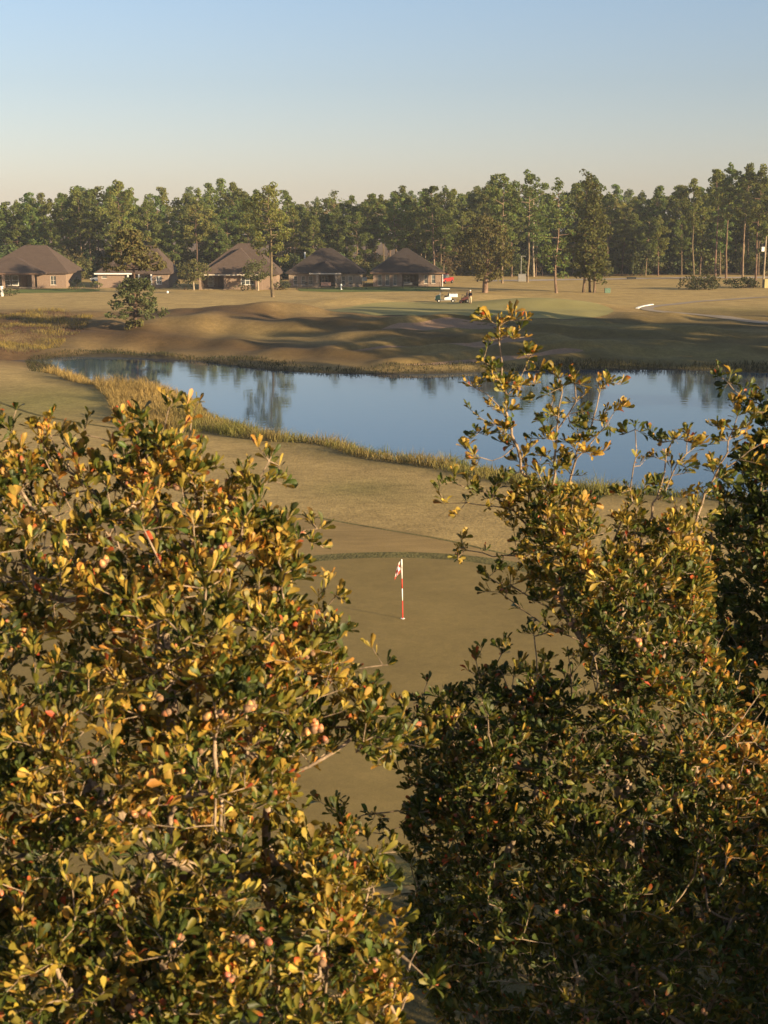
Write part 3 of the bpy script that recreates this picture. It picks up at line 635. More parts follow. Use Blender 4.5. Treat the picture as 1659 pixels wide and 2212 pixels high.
# pines outside the frame on the right whose shade lies over the far bank
for k, (x, y) in enumerate([(57, 128), (55, 120), (60, 134), (64, 124), (66, 137), (58, 112), (72, 130), (54, 104), (63, 117), (70, 141), (76, 137), (80, 130), (52, 86), (62, 95), (70, 104), (78, 112), (58, 80), (84, 100), (66, 112), (90, 116), (75, 92), (98, 110), (86, 124), (104, 128), (70, 122), (94, 102), (108, 118), (62, 104), (82, 106), (112, 130), (58, 98), (76, 118)]):
    put(PROTO[(2, 4, 0, 5)[k % 4]], 'pine_tree', 'pine standing by the pond beyond the right border', 'tree', x, y, hz(x, y), rt.uniform(0.9, 1.15), rt.uniform(0, 6.28), 'pines beyond the right border')

# ------------------------------------------------------------------ houses
def hip(mb, x0, x1, y0, y1, z0, a, b, yr, zr, th=0.22, yb=None):
    """hip roof solid: eaves x0..x1, y0..y1 at z0, ridge from (a,yr) to (b,yb or yr)"""
    yb = yr if yb is None else yb
    vs = [(x0, y0, z0), (x1, y0, z0), (x1, y1, z0), (x0, y1, z0), (a, yr, zr), (b, yb, zr)] + [(x0, y0, z0 - th), (x1, y0, z0 - th), (x1, y1, z0 - th), (x0, y1, z0 - th)]
    mb.add(vs, [(0, 1, 5, 4), (1, 2, 5), (2, 3, 4, 5), (3, 0, 4), (6, 9, 8, 7), (0, 6, 7, 1), (1, 7, 8, 2), (2, 8, 9, 3), (3, 9, 6, 0)])
def nose(mb, x0, x1, y0, z0, ax, ay, zr, yback, th=0.22):
    """front hip wing: triangle facing -y, ridge running back from (ax,ay) to yback"""
    vs = [(x0, y0, z0), (x1, y0, z0), (x1, yback, z0), (x0, yback, z0), (ax, ay, zr), (ax, yback, zr), (x0, y0, z0 - th), (x1, y0, z0 - th), (x1, yback, z0 - th), (x0, yback, z0 - th)]
    mb.add(vs, [(0, 1, 4), (1, 2, 5, 4), (3, 0, 4, 5), (6, 9, 8, 7), (0, 6, 7, 1), (1, 7, 8, 2), (3, 9, 6, 0), (2, 3, 5), (2, 8, 9, 3)])
def front_wall(mb, x0, x1, y, z1, ops, th=0.22):
    xs = sorted({x0, x1, *[o[0] for o in ops], *[o[1] for o in ops]})
    for a, b in zip(xs[:-1], xs[1:]):
        o = [q for q in ops if q[0] <= a + 1e-6 and q[1] >= b - 1e-6]
        if not o: mb.box(a, b, y, y + th, 0, z1); continue
        if o[0][2] > 0: mb.box(a, b, y, y + th, 0, o[0][2])
        if o[0][3] < z1: mb.box(a, b, y, y + th, o[0][3], z1)
def window(root, x0, x1, z0, z1, y, nx=1, nz=2, fm='trim', dark=False):
    f = MB(); b = 0.07
    f.box(x0, x1, y, y + 0.10, z0, z0 + b); f.box(x0, x1, y, y + 0.10, z1 - b, z1); f.box(x0, x0 + b, y + 0.003, y + 0.097, z0 + b, z1 - b); f.box(x1 - b, x1, y + 0.003, y + 0.097, z0 + b, z1 - b)
    for k in range(1, nx): xc = x0 + (x1 - x0) * k / nx; f.box(xc - 0.035, xc + 0.035, y + 0.006, y + 0.094, z0 + b, z1 - b)
    for k in range(1, nz): zc = z0 + (z1 - z0) * k / nz; f.box(x0 + b, x1 - b, y + 0.009, y + 0.09, zc - 0.03, zc + 0.03)
    w_ = f.build('window', M[fm], root); g_ = MB(); g_.box(x0 + b, x1 - b, y + 0.04, y + 0.06, z0 + b, z1 - b); g_.build('pane', M['glass'], w_)
    s_ = MB(); s_.box(x0 - 0.08, x1 + 0.08, y - 0.16, y - 0.002, z0 - 0.09, z0); s_.build('sill', M['trim'], w_); return w_
def house_root(u, v, label):
    g = ground_at(u, v); return thing('house', label, 'house', (g[0], g[1], g[2] - 0.05))
def house_walls(root, W, D, z1, ops, porch, brick):
    wl_ = MB(); front_wall(wl_, 0, W, 0, z1, ops + porch)
    wl_.box(0.0, 0.22, 0.222, D, 0, z1); wl_.box(W - 0.22, W, 0.222, D, 0, z1); wl_.box(0.222, W - 0.222, D - 0.22, D - 0.002, 0, z1)
    for a, b, z0_, z2 in porch:
        wl_.box(a - 0.2, a - 0.002, 0.222, 3.0, 0, z1); wl_.box(b + 0.002, b + 0.2, 0.222, 3.0, 0, z1); wl_.box(a - 0.2, b + 0.2, 3.002, 3.2, 0, z1)
    wl_.build('wall', M[brick], root)
    for a, b, z0_, z2 in porch:
        s_ = MB(); s_.box(a, b, -0.4, 3.0, 0, 0.14); s_.build('porch_slab', M['path'], root)
        d_ = MB(); xm = a + (b - a) * 0.7; d_.box(xm - 0.45, xm + 0.45, 2.9, 2.998, 0.14, 2.15); d_.build('door', M['wood'], root)
        d_ = MB(); xm = a + (b - a) * 0.3; window(root, xm - 0.6, xm + 0.6, 0.8, 2.0, 2.88, 2, 2)
def post(root, x, y, z1, m_='trim', s=0.15):
    p_ = MB(); p_.box(x - s, x + s, y - s, y + s, 0, z1); p_.box(x - s * 1.3, x + s * 1.3, y - s * 1.3, y + s * 1.3, 0.002, 0.2); p_.build('porch_post', M[m_], root)
def fascia(root, x0, x1, y, z, m_='trim'):
    f = MB(); f.box(x0, x1, y - 0.03, y - 0.003, z - 0.24, z - 0.02); f.build('fascia', M[m_], root)

# house with the hip roofed gable porch
root = house_root(624, 621, 'brown roofed brick house with a small peaked porch roof in front')
ops = [(0.85, 1.6, 0.5, 2.1), (2.25, 3.0, 0.5, 2.1), (3.6, 4.35, 0.5, 2.1), (9.5, 10.2, 0.5, 2.1), (10.8, 11.5, 0.5, 2.1)]
house_walls(root, 13.3, 12, 2.5, ops, [(5.5, 8.4, 0, 2.3)], 'brick_tan')
for o in ops: window(root, *o, 0.08)
rf = MB(); hip(rf, -0.55, 13.85, -0.55, 12.5, 2.72, 5.4, 7.6, 6.2, 6.95); nose(rf, 3.8, 9.5, -1.9, 2.705, 6.7, 0.6, 4.75, 4.0); rf.build('roof', M['roof'], root)
fascia(root, 3.8, 9.5, -1.9, 2.69); post(root, 8.6, -1.6, 2.47, 'brick_tan', 0.2); post(root, 5.2, -1.6, 2.47, 'brick_tan', 0.2)
q = MB(); q.path([(2.6, 6.4, 3.5), (2.6, 6.4, 5.9)], 0.11, 8); q.path([(2.6, 6.4, 5.9), (2.6, 6.4, 6.2)], 0.17, 8); q.build('flue', M['white'], root)
# pyramid roof house
root = house_root(806, 620, 'brown pyramid roofed brick house next to the red truck')
ops = [(0.85, 1.6, 0.35, 2.25), (2.2, 2.95, 0.35, 2.25), (3.6, 4.3, 0.35, 2.25), (9.2, 9.9, 0.7, 2.2), (10.55, 11.25, 0.7, 2.2)]
house_walls(root, 12.5, 12, 2.45, ops, [(5.25, 8.2, 0, 2.3)], 'brick')
for k, o in enumerate(ops): window(root, *o, 0.08, 1, 2)
rf = MB(); hip(rf, -0.55, 13.0, -0.55, 12.5, 2.66, 5.6, 6.3, 6.0, 6.9); rf.build('roof', M['roof'], root); fascia(root, -0.55, 13.0, -0.55, 2.66, 'wood')
q = MB(); q.path([(12.56, -0.08, 0.1), (12.56, -0.08, 2.4)], 0.06, 6); q.build('downspout', M['white'], root)
# steep roof house
root = house_root(432, 625, 'steep brown roofed brick house with white grid windows')
ops = [(7.2, 9.5, 0.85, 2.3)]
house_walls(root, 13.4, 12, 2.55, ops, [(0.35, 4.5, 0, 2.4)], 'brick')
window(root, *ops[0], 0.08, 3, 2, 'white')
rf = MB(); hip(rf, -0.55, 13.95, -0.55, 12.5, 2.76, 6.2, 8.6, 6.0, 7.9); nose(rf, 0.2, 11.4, -1.4, 2.745, 6.9, 3.2, 7.1, 6.2); rf.build('roof', M['roof_tan'], root); fascia(root, 0.2, 11.4, -1.4, 2.72)
for x in (0.2, 4.55, 10.9): post(root, x, -1.1, 2.5, 'brick', 0.18)
window(root, 1.2, 2.0, 0.5, 2.2, 2.85, 1, 2, 'white')
# house behind the lone tree
root = house_root(212, 622, 'brick house with white porch columns partly behind the lone tree')
ops = [(0.7, 1.6, 1.75, 2.15), (10.4, 11.4, 0.7, 2.1)]
house_walls(root, 12.6, 11, 2.5, ops, [(5.4, 9.6, 0, 2.35)], 'brick')
window(root, *ops[0], 0.08, 1, 1); window(root, *ops[1], 0.08, 2, 2, 'white'); window(root, 7.2, 8.4, 0.3, 2.2, 2.8, 2, 2, 'white')
rf = MB(); hip(rf, 4.0, 13.2, -0.5, 11.5, 2.71, 7.8, 9.6, 5.6, 7.4); nose(rf, -0.5, 6.2, -0.6, 2.70, 2.9, 2.6, 5.1, 6.0); rf.build('roof', M['roof_tan'], root)
fascia(root, -0.5, 6.2, -0.6, 2.68, 'white')
for x in (5.45, 7.4, 9.6): post(root, x, -0.25, 2.46, 'white', 0.12)
# leftmost house
root = house_root(-42, 622, 'leftmost tan roofed house with a deep porch facing the fairway')
ops = [(12.6, 13.6, 0.6, 2.2)]
house_walls(root, 15.4, 13, 2.6, ops, [(0.4, 10.2, 0, 2.45)], 'brick')
window(root, *ops[0], 0.08, 2, 2)
for a, b in ((3.5, 4.7), (5.0, 6.2)): window(root, a, b, 0.4, 2.2, 2.6, 1, 2, 'white')
rf = MB(); hip(rf, -0.55, 16.0, -0.55, 13.5, 2.81, 6.6, 10.6, 6.5, 7.5); nose(rf, -0.5, 12.2, -3.4, 2.79, 6.2, 1.6, 5.5, 6.0); rf.build('roof', M['roof_tan'], root)
fascia(root, -0.5, 12.2, -3.4, 2.77, 'wood')
for x in (0.3, 5.0, 10.3): post(root, x, -3.0, 2.55, 'brick', 0.22)

# ------------------------------------------------------------------ yard things
def box_thing(name, label, cat, u, v, sx, sy, sz, m_, lid=None):
    g = ground_at(u, v); t = thing(name, label, cat, g); b = MB(); b.box(-sx / 2, sx / 2, -sy / 2, sy / 2, -0.05, sz); b.build('cabinet', M[m_], t, bevel=0.02)
    l = MB(); l.box(-sx / 2 - 0.04, sx / 2 + 0.04, -sy / 2 - 0.04, sy / 2 + 0.04, sz, sz + 0.06); l.build('lid', M[lid or m_], t); return t
box_thing('utility_box', 'small green utility box on the grass right of the dense pine', 'utility box', 1312, 633, 0.9, 0.7, 0.75, 'box_green')
box_thing('utility_box', 'grey utility cabinet by the road under the thin pole', 'utility box', 1127, 608, 1.5, 1.0, 1.4, 'grey')
box_thing('drain_box', 'low dark box lying beside the road', 'drain box', 1364, 603, 1.8, 0.9, 0.35, 'black')
box_thing('yellow_box', 'pale yellow box by the pole at the right edge', 'utility box', 1656, 622, 1.0, 0.8, 1.5, 'yellow')
g = ground_at(1125, 607); t = thing('lamp_post', 'thin grey pole behind the grey utility cabinet', 'pole', g); q = MB(); q.path([(0, 0, -0.2), (0, 0, 5.0)], [0.08, 0.06], 8); q.build('pole', M['grey'], t)
q = MB(); q.box(-0.05, 0.9, -0.06, 0.06, 4.85, 4.95); q.build('arm', M['grey'], t)
g = ground_at(1648, 622); t = thing('utility_pole', 'pale wooden pole with a white lamp box at the right edge', 'pole', g)
q = MB(); q.path([(0, 0, -0.3), (0.1, 0, 9.0)], [0.17, 0.12], 10); q.build('pole', M['bark_pale'], t)
q = MB(); q.box(-0.62, -0.14, -0.2, 0.2, 6.4, 7.1); q.box(-0.7, -0.1, -0.26, 0.26, 7.1, 7.18); q.build('lamp_box', M['white'], t)
g = ground_at(5, 640); t = thing('white_post', 'white painted post at the left edge above the low bush', 'post', g); q = MB(); q.box(-0.16, 0.16, -0.16, 0.16, -0.2, 1.5); q.build('post', M['white'], t)
q = MB(); q.box(-0.2, 0.2, -0.2, 0.2, 1.5, 1.6); q.build('cap', M['white'], t)
g = ground_at(362, 634); t = thing('tee_marker', 'small white ball marker on the fairway right of the lone tree', 'marker', g)
q = MB(); q.lathe([(0.02, 0), (0.16, 0.08), (0.2, 0.22), (0.14, 0.36), (0.02, 0.42)], n=10); q.build('ball', M['white'], t, True); q = MB(); q.path([(0, 0, -0.1), (0, 0, 0.05)], 0.03); q.build('stake', M['grey'], t)
a, b = ground_at(1376, 667), ground_at(1409, 658); d = b - a; t = thing('path_edging', 'white concrete edging strip where the cart path bends', 'edging', a, math.atan2(d[1], d[0]))
Lg = float(np.hypot(d[0], d[1])); q = MB()
zs = [hz(a[0] + d[0] * k / 6, a[1] + d[1] * k / 6) - a[2] for k in range(7)]
q.prism([(Lg * k / 6, zs[k] - 0.1) for k in range(7)] + [(Lg * k / 6, zs[k] + 0.10) for k in range(6, -1, -1)], -0.2, 0.2, 'y'); q.build('strip', M['white'], t)
# iron fence before the two right houses
def fence(us, v, label):
    P = [ground_at(u, v) for u in us]; t = thing('iron_fence', label, 'fence', P[0]); o = P[0]
    for p_ in P:
        q = MB(); l = p_ - o; q.box(l[0] - 0.035, l[0] + 0.035, l[1] - 0.035, l[1] + 0.035, l[2] - 0.1, l[2] + 1.25); q.build('post', M['black'], t)
    for zz_ in (0.25, 1.1):
        q = MB(); q.path([tuple(p_ - o + np.array([0, 0, zz_])) for p_ in P], 0.022, 4); q.build('rail', M['black'], t)
    q = MB()
    for p0, p1 in zip(P[:-1], P[1:]):
        n_ = max(2, int(np.linalg.norm(p1 - p0) / 0.16))
        for k in range(1, n_):
            l = p0 + (p1 - p0) * k / n_ - o; q.box(l[0] - 0.008, l[0] + 0.008, l[1] - 0.008, l[1] + 0.008, l[2] + 0.08, l[2] + 1.2)
    tag(q.build('pickets', M['black'], t), kind='stuff')
fence(np.linspace(640, 782, 7), 626, 'black iron fence along the lawn of the porch house')
fence(np.linspace(792, 950, 7), 625, 'black iron fence along the lawn of the pyramid roof house')
# patio furniture
g = ground_at(704, 623); g[1] -= 0.2
t = thing('patio_sofa', 'pink cushioned patio seat under the small peaked porch roof', 'sofa', (g[0], g[1], g[2] + 0.09))
q = MB(); q.box(-0.9, 0.9, -0.4, 0.4, 0.12, 0.36); [q.box(x - 0.04, x + 0.04, y - 0.04, y + 0.04, 0, 0.12) for x in (-0.8, 0.8) for y in (-0.3, 0.3)]; q.build('frame', M['wood'], t)
for k in (-1, 1): q = MB(); q.box(k * 0.44 - 0.42, k * 0.44 + 0.42, -0.38, 0.36, 0.362, 0.52); q.build('cushion', M['cushion'], t, bevel=0.05); q = MB(); q.box(k * 0.44 - 0.42, k * 0.44 + 0.42, 0.2, 0.38, 0.525, 0.95); q.build('back_cushion', M['cushion'], t, bevel=0.05)
g = ground_at(881, 622)
t = thing('patio_bench', 'slatted grey bench on the pyramid roof house porch', 'bench', (g[0], g[1], g[2] + 0.09))
q = MB(); [q.box(-0.8, 0.8, y, y + 0.1, 0.42, 0.46) for y in (-0.25, -0.12, 0.01, 0.14)]; q.build('seat', M['grey'], t)
q = MB(); [q.box(-0.8, 0.8, 0.26, 0.30, z, z + 0.09) for z in (0.52, 0.65, 0.78)]; q.build('backrest', M['grey'], t)
for x in (-0.75, 0.75):
    q = MB(); q.box(x - 0.04, x + 0.04, -0.25, -0.17, 0, 0.415); q.box(x - 0.04, x + 0.04, 0.30, 0.36, 0, 0.9); q.build('leg', M['black'], t)
for u, lab in ((659, 'dark round kettle grill left of the peaked porch'), ): 
    g = ground_at(u + 2, 622); t = thing('grill', lab, 'grill', g); q = MB(); q.lathe([(0.1, 0.55), (0.28, 0.68), (0.31, 0.82), (0.27, 0.98), (0.08, 1.06)], n=12); q.build('bowl', M['black'], t, True)
    for k in range(3): a_ = k * 2.1; q = MB(); q.path([(0.15 * math.cos(a_), 0.15 * math.sin(a_), 0.62), (0.32 * math.cos(a_), 0.32 * math.sin(a_), -0.02)], 0.02, 5); q.build('leg', M['grey'], t)
g = ground_at(737, 626); t = thing('garden_statue', 'small white garden ornament before the right windows of the porch house', 'ornament', g)
q = MB(); q.lathe([(0.18, -0.05), (0.18, 0.1), (0.09, 0.2), (0.13, 0.55), (0.2, 0.75), (0.1, 0.95), (0.03, 1.02)], n=10); q.build('figure', M['white'], t, True)
g = ground_at(787, 621); t = thing('mailbox', 'grey box on a post between the porch house and the pyramid roof house', 'box', g)
q = MB(); q.box(-0.06, 0.06, -0.06, 0.06, -0.1, 1.1); q.build('post', M['wood'], t); q = MB(); q.box(-0.5, 0.5, -0.3, 0.3, 1.1, 1.8); q.build('box', M['grey'], t, bevel=0.05)

# ------------------------------------------------------------------ vehicles
def wheel(root, x, y, r, w_, rim, name='wheel'):
    q = MB(); q.lathe([(r * 0.62, -w_ / 2), (r * 0.96, -w_ / 2), (r, -w_ * 0.3), (r, w_ * 0.3), (r * 0.96, w_ / 2), (r * 0.62, w_ / 2)], (0, 0, 0), 16, 'y'); o = q.build(name, M['rubber'], root, True, loc=(x, y, r))
    q = MB(); q.lathe([(r * 0.2, -w_ * 0.53), (r * 0.6, -w_ * 0.46), (r * 0.61, w_ * 0.46), (r * 0.2, w_ * 0.53)], (0, 0, 0), 12, 'y'); q.build('rim', M[rim], o, True); return o
def car(u, v, rz, label, name, paint, prof, glassprof, Lc, tail=True):
    g = ground_at(u, v); t = thing(name, label, 'truck' if 'truck' in name else 'car', (g[0], g[1], g[2] + 0.03), rz)
    q = MB(); q.prism(prof, -0.9, 0.9, 'y'); q.build('body', M[paint], t, bevel=0.06)
    q = MB(); q.prism(glassprof, -0.78, 0.78, 'y'); q.build('cabin', M['glass'], t, bevel=0.05)
    q = MB(); zt = max(p_[1] for p_ in glassprof); xs = [p_[0] for p_ in glassprof if p_[1] > zt - 0.05]; q.box(min(xs) - 0.05, max(xs) + 0.05, -0.76, 0.76, zt, zt + 0.06); q.build('roof', M[paint], t, bevel=0.02)
    for x in (0.8, Lc - 0.9):
        for y in (-0.86, 0.86): wheel(t, x, y, 0.36, 0.24, 'grey')
    for y in (-0.78, 0.78):
        q = MB(); q.box(Lc, Lc + 0.03, y - 0.1, y + 0.1, 0.75, 1.1); q.build('tail_light', M['red'], t)
        q = MB(); q.box(-0.03, -0.001, y - 0.14, y + 0.14, 0.65, 0.82); q.build('headlight', M['white'], t)
    q = MB(); q.box(Lc + 0.002, Lc + 0.1, -0.85, 0.85, 0.42, 0.6); q.build('bumper', M['grey'], t); return t
car(949, 614, 1.15, 'red pickup truck parked beside the pyramid roof house', 'pickup_truck', 'red', [(0, 0.4), (5.2, 0.4), (5.2, 1.15), (3.3, 1.15), (3.2, 1.1), (1.5, 1.1), (0.1, 0.95)][::-1], [(1.45, 1.1), (3.2, 1.1), (3.05, 1.75), (2.0, 1.75)][::-1], 5.2)
car(202, 611, -0.5, 'white car parked in the shade left of the brick house', 'parked_car', 'white', [(0, 0.35), (4.5, 0.35), (4.5, 1.0), (0.9, 1.0), (0.05, 0.8)][::-1], [(0.95, 1.0), (4.4, 1.0), (4.1, 1.6), (1.9, 1.6)][::-1], 4.5)

# golf cart, faces left
g = ground_at(940, 654); g2 = ground_at(986, 654)
t = thing('golf_cart', 'white roofed golf utility cart with cargo bed on the far green edge', 'golf cart', (g[0], g[1] + 0.1, g[2] + 0.02))
q = MB(); q.prism([(0.0, 0.28), (0.0, 0.62), (0.12, 0.95), (0.62, 1.12), (0.74, 1.0), (0.80, 0.45), (0.78, 0.28)][::-1], -0.56, 0.56, 'y'); q.build('front_cowl', M['dark_green'], t, bevel=0.05)
q = MB(); q.box(0.76, 3.0, -0.55, 0.55, 0.28, 0.38); q.build('floor', M['grey'], t)
q = MB(); q.prism([(1.28, 0.38), (2.3, 0.38), (2.3, 0.72), (1.95, 0.86), (1.28, 0.70)][::-1], -0.58, 0.58, 'y'); q.build('side_panel', M['white'], t, bevel=0.04)
q = MB(); q.box(1.3, 1.85, -0.5, 0.5, 0.80, 0.94); q.build('seat', M['black'], t, bevel=0.04); q = MB(); q.prism([(1.78, 0.95), (1.92, 0.95), (1.99, 1.3), (1.88, 1.3)][::-1], -0.5, 0.5, 'y'); q.build('seat_back', M['black'], t, bevel=0.03)
bed = MB(); x0, x1 = 1.97, 3.18; bed.box(x0, x1, -0.6, 0.6, 0.86, 0.92); bed.box(x0, x1, -0.62, -0.57, 0.80, 1.22); bed.box(x0, x1, 0.57, 0.62, 0.80, 1.22); bed.box(x0, x0 + 0.05, -0.568, 0.568, 0.921, 1.218); bed.box(x1 - 0.05, x1, -0.568, 0.568, 0.921, 1.218); bed.build('cargo_bed', M['white'], t)
q = MB(); q.box(2.2, 2.7, -0.4, 0.3, 0.925, 1.3); q.box(2.75, 3.05, -0.3, 0.4, 0.925, 1.34); q.build('cargo', M['grey'], t, bevel=0.04)
q = MB(); q.prism([(0.72, 1.90), (0.80, 1.97), (1.1, 2.0), (2.0, 2.0), (2.1, 1.95), (2.1, 1.90)][::-1], -0.6, 0.6, 'y'); q.build('canopy', M['white'], t, bevel=0.03)
q = MB()
for y in (-0.52, 0.52): q.path([(0.70, y, 1.0), (0.92, y, 1.92)], 0.022, 6); q.path([(1.92, y, 1.22), (2.0, y, 1.92)], 0.022, 6)
q.build('canopy_strut', M['black'], t)
q = MB(); q.prism([(0.62, 1.1), (0.66, 1.1), (0.74, 1.36), (0.70, 1.36)][::-1], -0.5, 0.5, 'y'); q.build('windscreen', M['white'], t)
q = MB(); q.lathe([(0.15, -0.02), (0.18, 0), (0.15, 0.02)], (1.02, -0.25, 1.12), 12); q.path([(0.75, -0.25, 0.85), (1.02, -0.25, 1.12)], 0.02, 5); q.build('steering_wheel', M['black'], t)
for y in (-0.45, 0.45): q = MB(); q.box(-0.03, -0.002, y - 0.09, y + 0.09, 0.6, 0.72); q.build('headlight', M['white'], t)
for x in (0.5, 2.5):
    for y in (-0.53, 0.53): wheel(t, x, y, 0.25, 0.2, 'white')
q = MB(); q.path([(3.0, 0, 0.36), (3.7, 0, 0.34)], 0.03, 6); q.build('tow_bar', M['black'], t)
# low trailer
g = ground_at(987, 655); t = thing('trailer', 'low flat dark trailer behind the cart', 'trailer', (g[0] + 0.45, g[1] + 0.1, g[2] + 0.02))
q = MB(); q.box(0, 1.6, -0.55, 0.55, 0.26, 0.32); q.build('deck', M['wood'], t); q = MB(); q.box(0, 1.6, -0.6, -0.552, 0.24, 0.36); q.box(0, 1.6, 0.552, 0.6, 0.24, 0.36); q.build('side_rail', M['black'], t)
for y in (-0.66, 0.66): wheel(t, 0.8, y, 0.17, 0.12, 'grey')
# mower
g = ground_at(1003, 655); t = thing('greens_mower', 'dark red riding mower standing beside the person', 'mower', (g[0] - 0.55, g[1] + 0.1, g[2] + 0.02))
q = MB(); q.prism([(0.1, 0.35), (1.1, 0.35), (1.15, 0.8), (0.75, 0.9), (0.15, 0.62)][::-1], -0.35, 0.35, 'y'); q.build('body', M['dark_red'], t, bevel=0.05)
q = MB(); q.box(0.45, 0.85, -0.25, 0.25, 0.9, 1.0); q.prism([(0.78, 1.0), (0.92, 1.0), (0.98, 1.45), (0.86, 1.45)][::-1], -0.25, 0.25, 'y'); q.build('seat', M['black'], t, bevel=0.04)
q = MB(); q.path([(0.1, 0, 0.6), (0.3, 0, 1.1)], 0.03, 6); q.lathe([(0.16, 1.1), (0.19, 1.12), (0.16, 1.14)], (0.3, 0, 0), 12); q.build('steering_wheel', M['black'], t)
q = MB(); q.path([(1.0, -0.33, 0.8), (1.02, -0.33, 1.7), (1.02, 0.33, 1.7), (1.0, 0.33, 0.8)], 0.03, 6); q.build('roll_bar', M['dark_red'], t)
for k in (-1, 1):
    q = MB(); q.lathe([(0.12, -0.3), (0.14, -0.29), (0.14, 0.29), (0.12, 0.3)], (0.0, k * 0.42, 0.15), 12, 'y'); q.build('cutting_reel', M['dark_red'], t)
for y in (-0.42, 0.42): wheel(t, 0.95, y, 0.27, 0.24, 'grey')
wheel(t, 0.32, 0, 0.2, 0.2, 'grey')
q = MB(); q.box(0.9, 1.3, -0.3, 0.3, 0.801, 1.15); q.build('engine', M['black'], t, bevel=0.04)

# person
def skin_mesh(name, nodes, edges, mt, parent, sub=1):
    me = bpy.data.meshes.new(name); me.from_pydata([n_[:3] for n_ in nodes], edges, [])
    o = bpy.data.objects.new(name, me); COL.objects.link(o)
    o.modifiers.new('skin', 'SKIN'); s_ = o.modifiers.new('sub', 'SUBSURF'); s_.levels = s_.render_levels = sub
    if not me.skin_vertices: me.skin_vertices.new()
    for sv, n_ in zip(me.skin_vertices[0].data, nodes): sv.radius = (n_[3], n_[4] if len(n_) > 4 else n_[3]); sv.use_root = False
    me.skin_vertices[0].data[0].use_root = True
    dg = bpy.context.evaluated_depsgraph_get(); m2 = bpy.data.meshes.new_from_object(o.evaluated_get(dg)); bpy.data.objects.remove(o)
    m2.materials.clear(); m2.materials.append(mt); m2.polygons.foreach_set('use_smooth', [True] * len(m2.polygons)); return link(name, m2, parent)
g = ground_at(1014, 656); t = thing('person', 'person in navy top, pale trousers and white cap beside the mower', 'person', (g[0] + 0.1, g[1] - 0.1, g[2] + 0.03), -0.5)
nd = [(0, 0, 0.95, .13, .10), (0, 0, 1.15, .13, .10), (0, 0.0, 1.36, .15, .10), (0, 0, 1.47, .07, .07), (0, -0.01, 1.53, .052), (0, -0.02, 1.60, .08, .09), (0, -0.02, 1.69, .075, .09), (0, -0.02, 1.75, .045)]
ed = [(0, 1), (1, 2), (2, 3), (3, 4), (4, 5), (5, 6), (6, 7)]
def add(nodes, edges, frm, pts):
    for p_ in pts: nodes.append(p_); edges.append((frm, len(nodes) - 1)); frm = len(nodes) - 1
    return frm
for s in (-1, 1):
    k = add(nd, ed, 2, [(s * 0.19, 0, 1.40, .055), (s * 0.24, -0.02, 1.12, .042), (s * 0.22, -0.26, 1.02, .032), (s * 0.215, -0.33, 1.01, .028, .02)])
    for f_, (dx, ln) in enumerate([(-0.03, 0.075), (-0.01, 0.09), (0.01, 0.085), (0.03, 0.065)]):
        add(nd, ed, k, [(s * 0.215 + dx, -0.37, 1.01, .009), (s * 0.215 + dx * 1.2, -0.37 - ln * 0.6, 0.99, .008), (s * 0.215 + dx * 1.2, -0.37 - ln * 0.75, 0.96, .007)])
    add(nd, ed, k, [(s * 0.18, -0.345, 1.0, .010), (s * 0.165, -0.38, 0.985, .008)])
    add(nd, ed, 0, [(s * 0.10, 0.0, 0.86, .085), (s * 0.115, -0.015, 0.48, .055), (s * 0.12, 0.02, 0.09, .04), (s * 0.13, -0.10, 0.035, .035)])
add(nd, ed, 5, [(0, -0.115, 1.625, .012)])
for s in (-1, 1): add(nd, ed, 5, [(s * 0.085, 0, 1.62, .014)])
skin_mesh('body', nd, ed, M['skin'], t)
nd, ed = [(0, 0, 0.93, .165, .125), (0, 0, 1.15, .16, .125), (0, 0, 1.36, .175, .125), (0, 0, 1.45, .09, .09)], [(0, 1), (1, 2), (2, 3)]
for s in (-1, 1): add(nd, ed, 2, [(s * 0.195, 0, 1.40, .075), (s * 0.24, -0.02, 1.12, .06), (s * 0.225, -0.22, 1.035, .048)])
skin_mesh('jacket', nd, ed, M['navy'], t)
nd, ed = [(0, 0, 0.97, .15, .115), (0, 0, 0.90, .14, .11)], [(0, 1)]
for s in (-1, 1): add(nd, ed, 1, [(s * 0.105, 0, 0.82, .105), (s * 0.12, -0.015, 0.48, .078), (s * 0.125, 0.015, 0.10, .066)])
skin_mesh('trousers', nd, ed, M['khaki'], t)
for s in (-1, 1): q = MB(); q.box(s * 0.125 - 0.05, s * 0.125 + 0.05, -0.19, 0.09, 0, 0.09); q.build('shoe', M['wood'], t, bevel=0.03)
q = MB(); q.lathe([(0.105, 1.68), (0.105, 1.73), (0.09, 1.78), (0.05, 1.81), (0.01, 1.815)], (0, -0.02, 0), 14); q.box(-0.07, 0.07, -0.2, -0.1, 1.685, 1.70); q.build('cap', M['white'], t, True)
for s in (-1, 1): q = MB(); q.lathe([(0.001, -0.008), (0.008, 0), (0.001, 0.008)], (s * 0.032, -0.108, 1.645), 8); q.build('eye', M['black'], t, True)

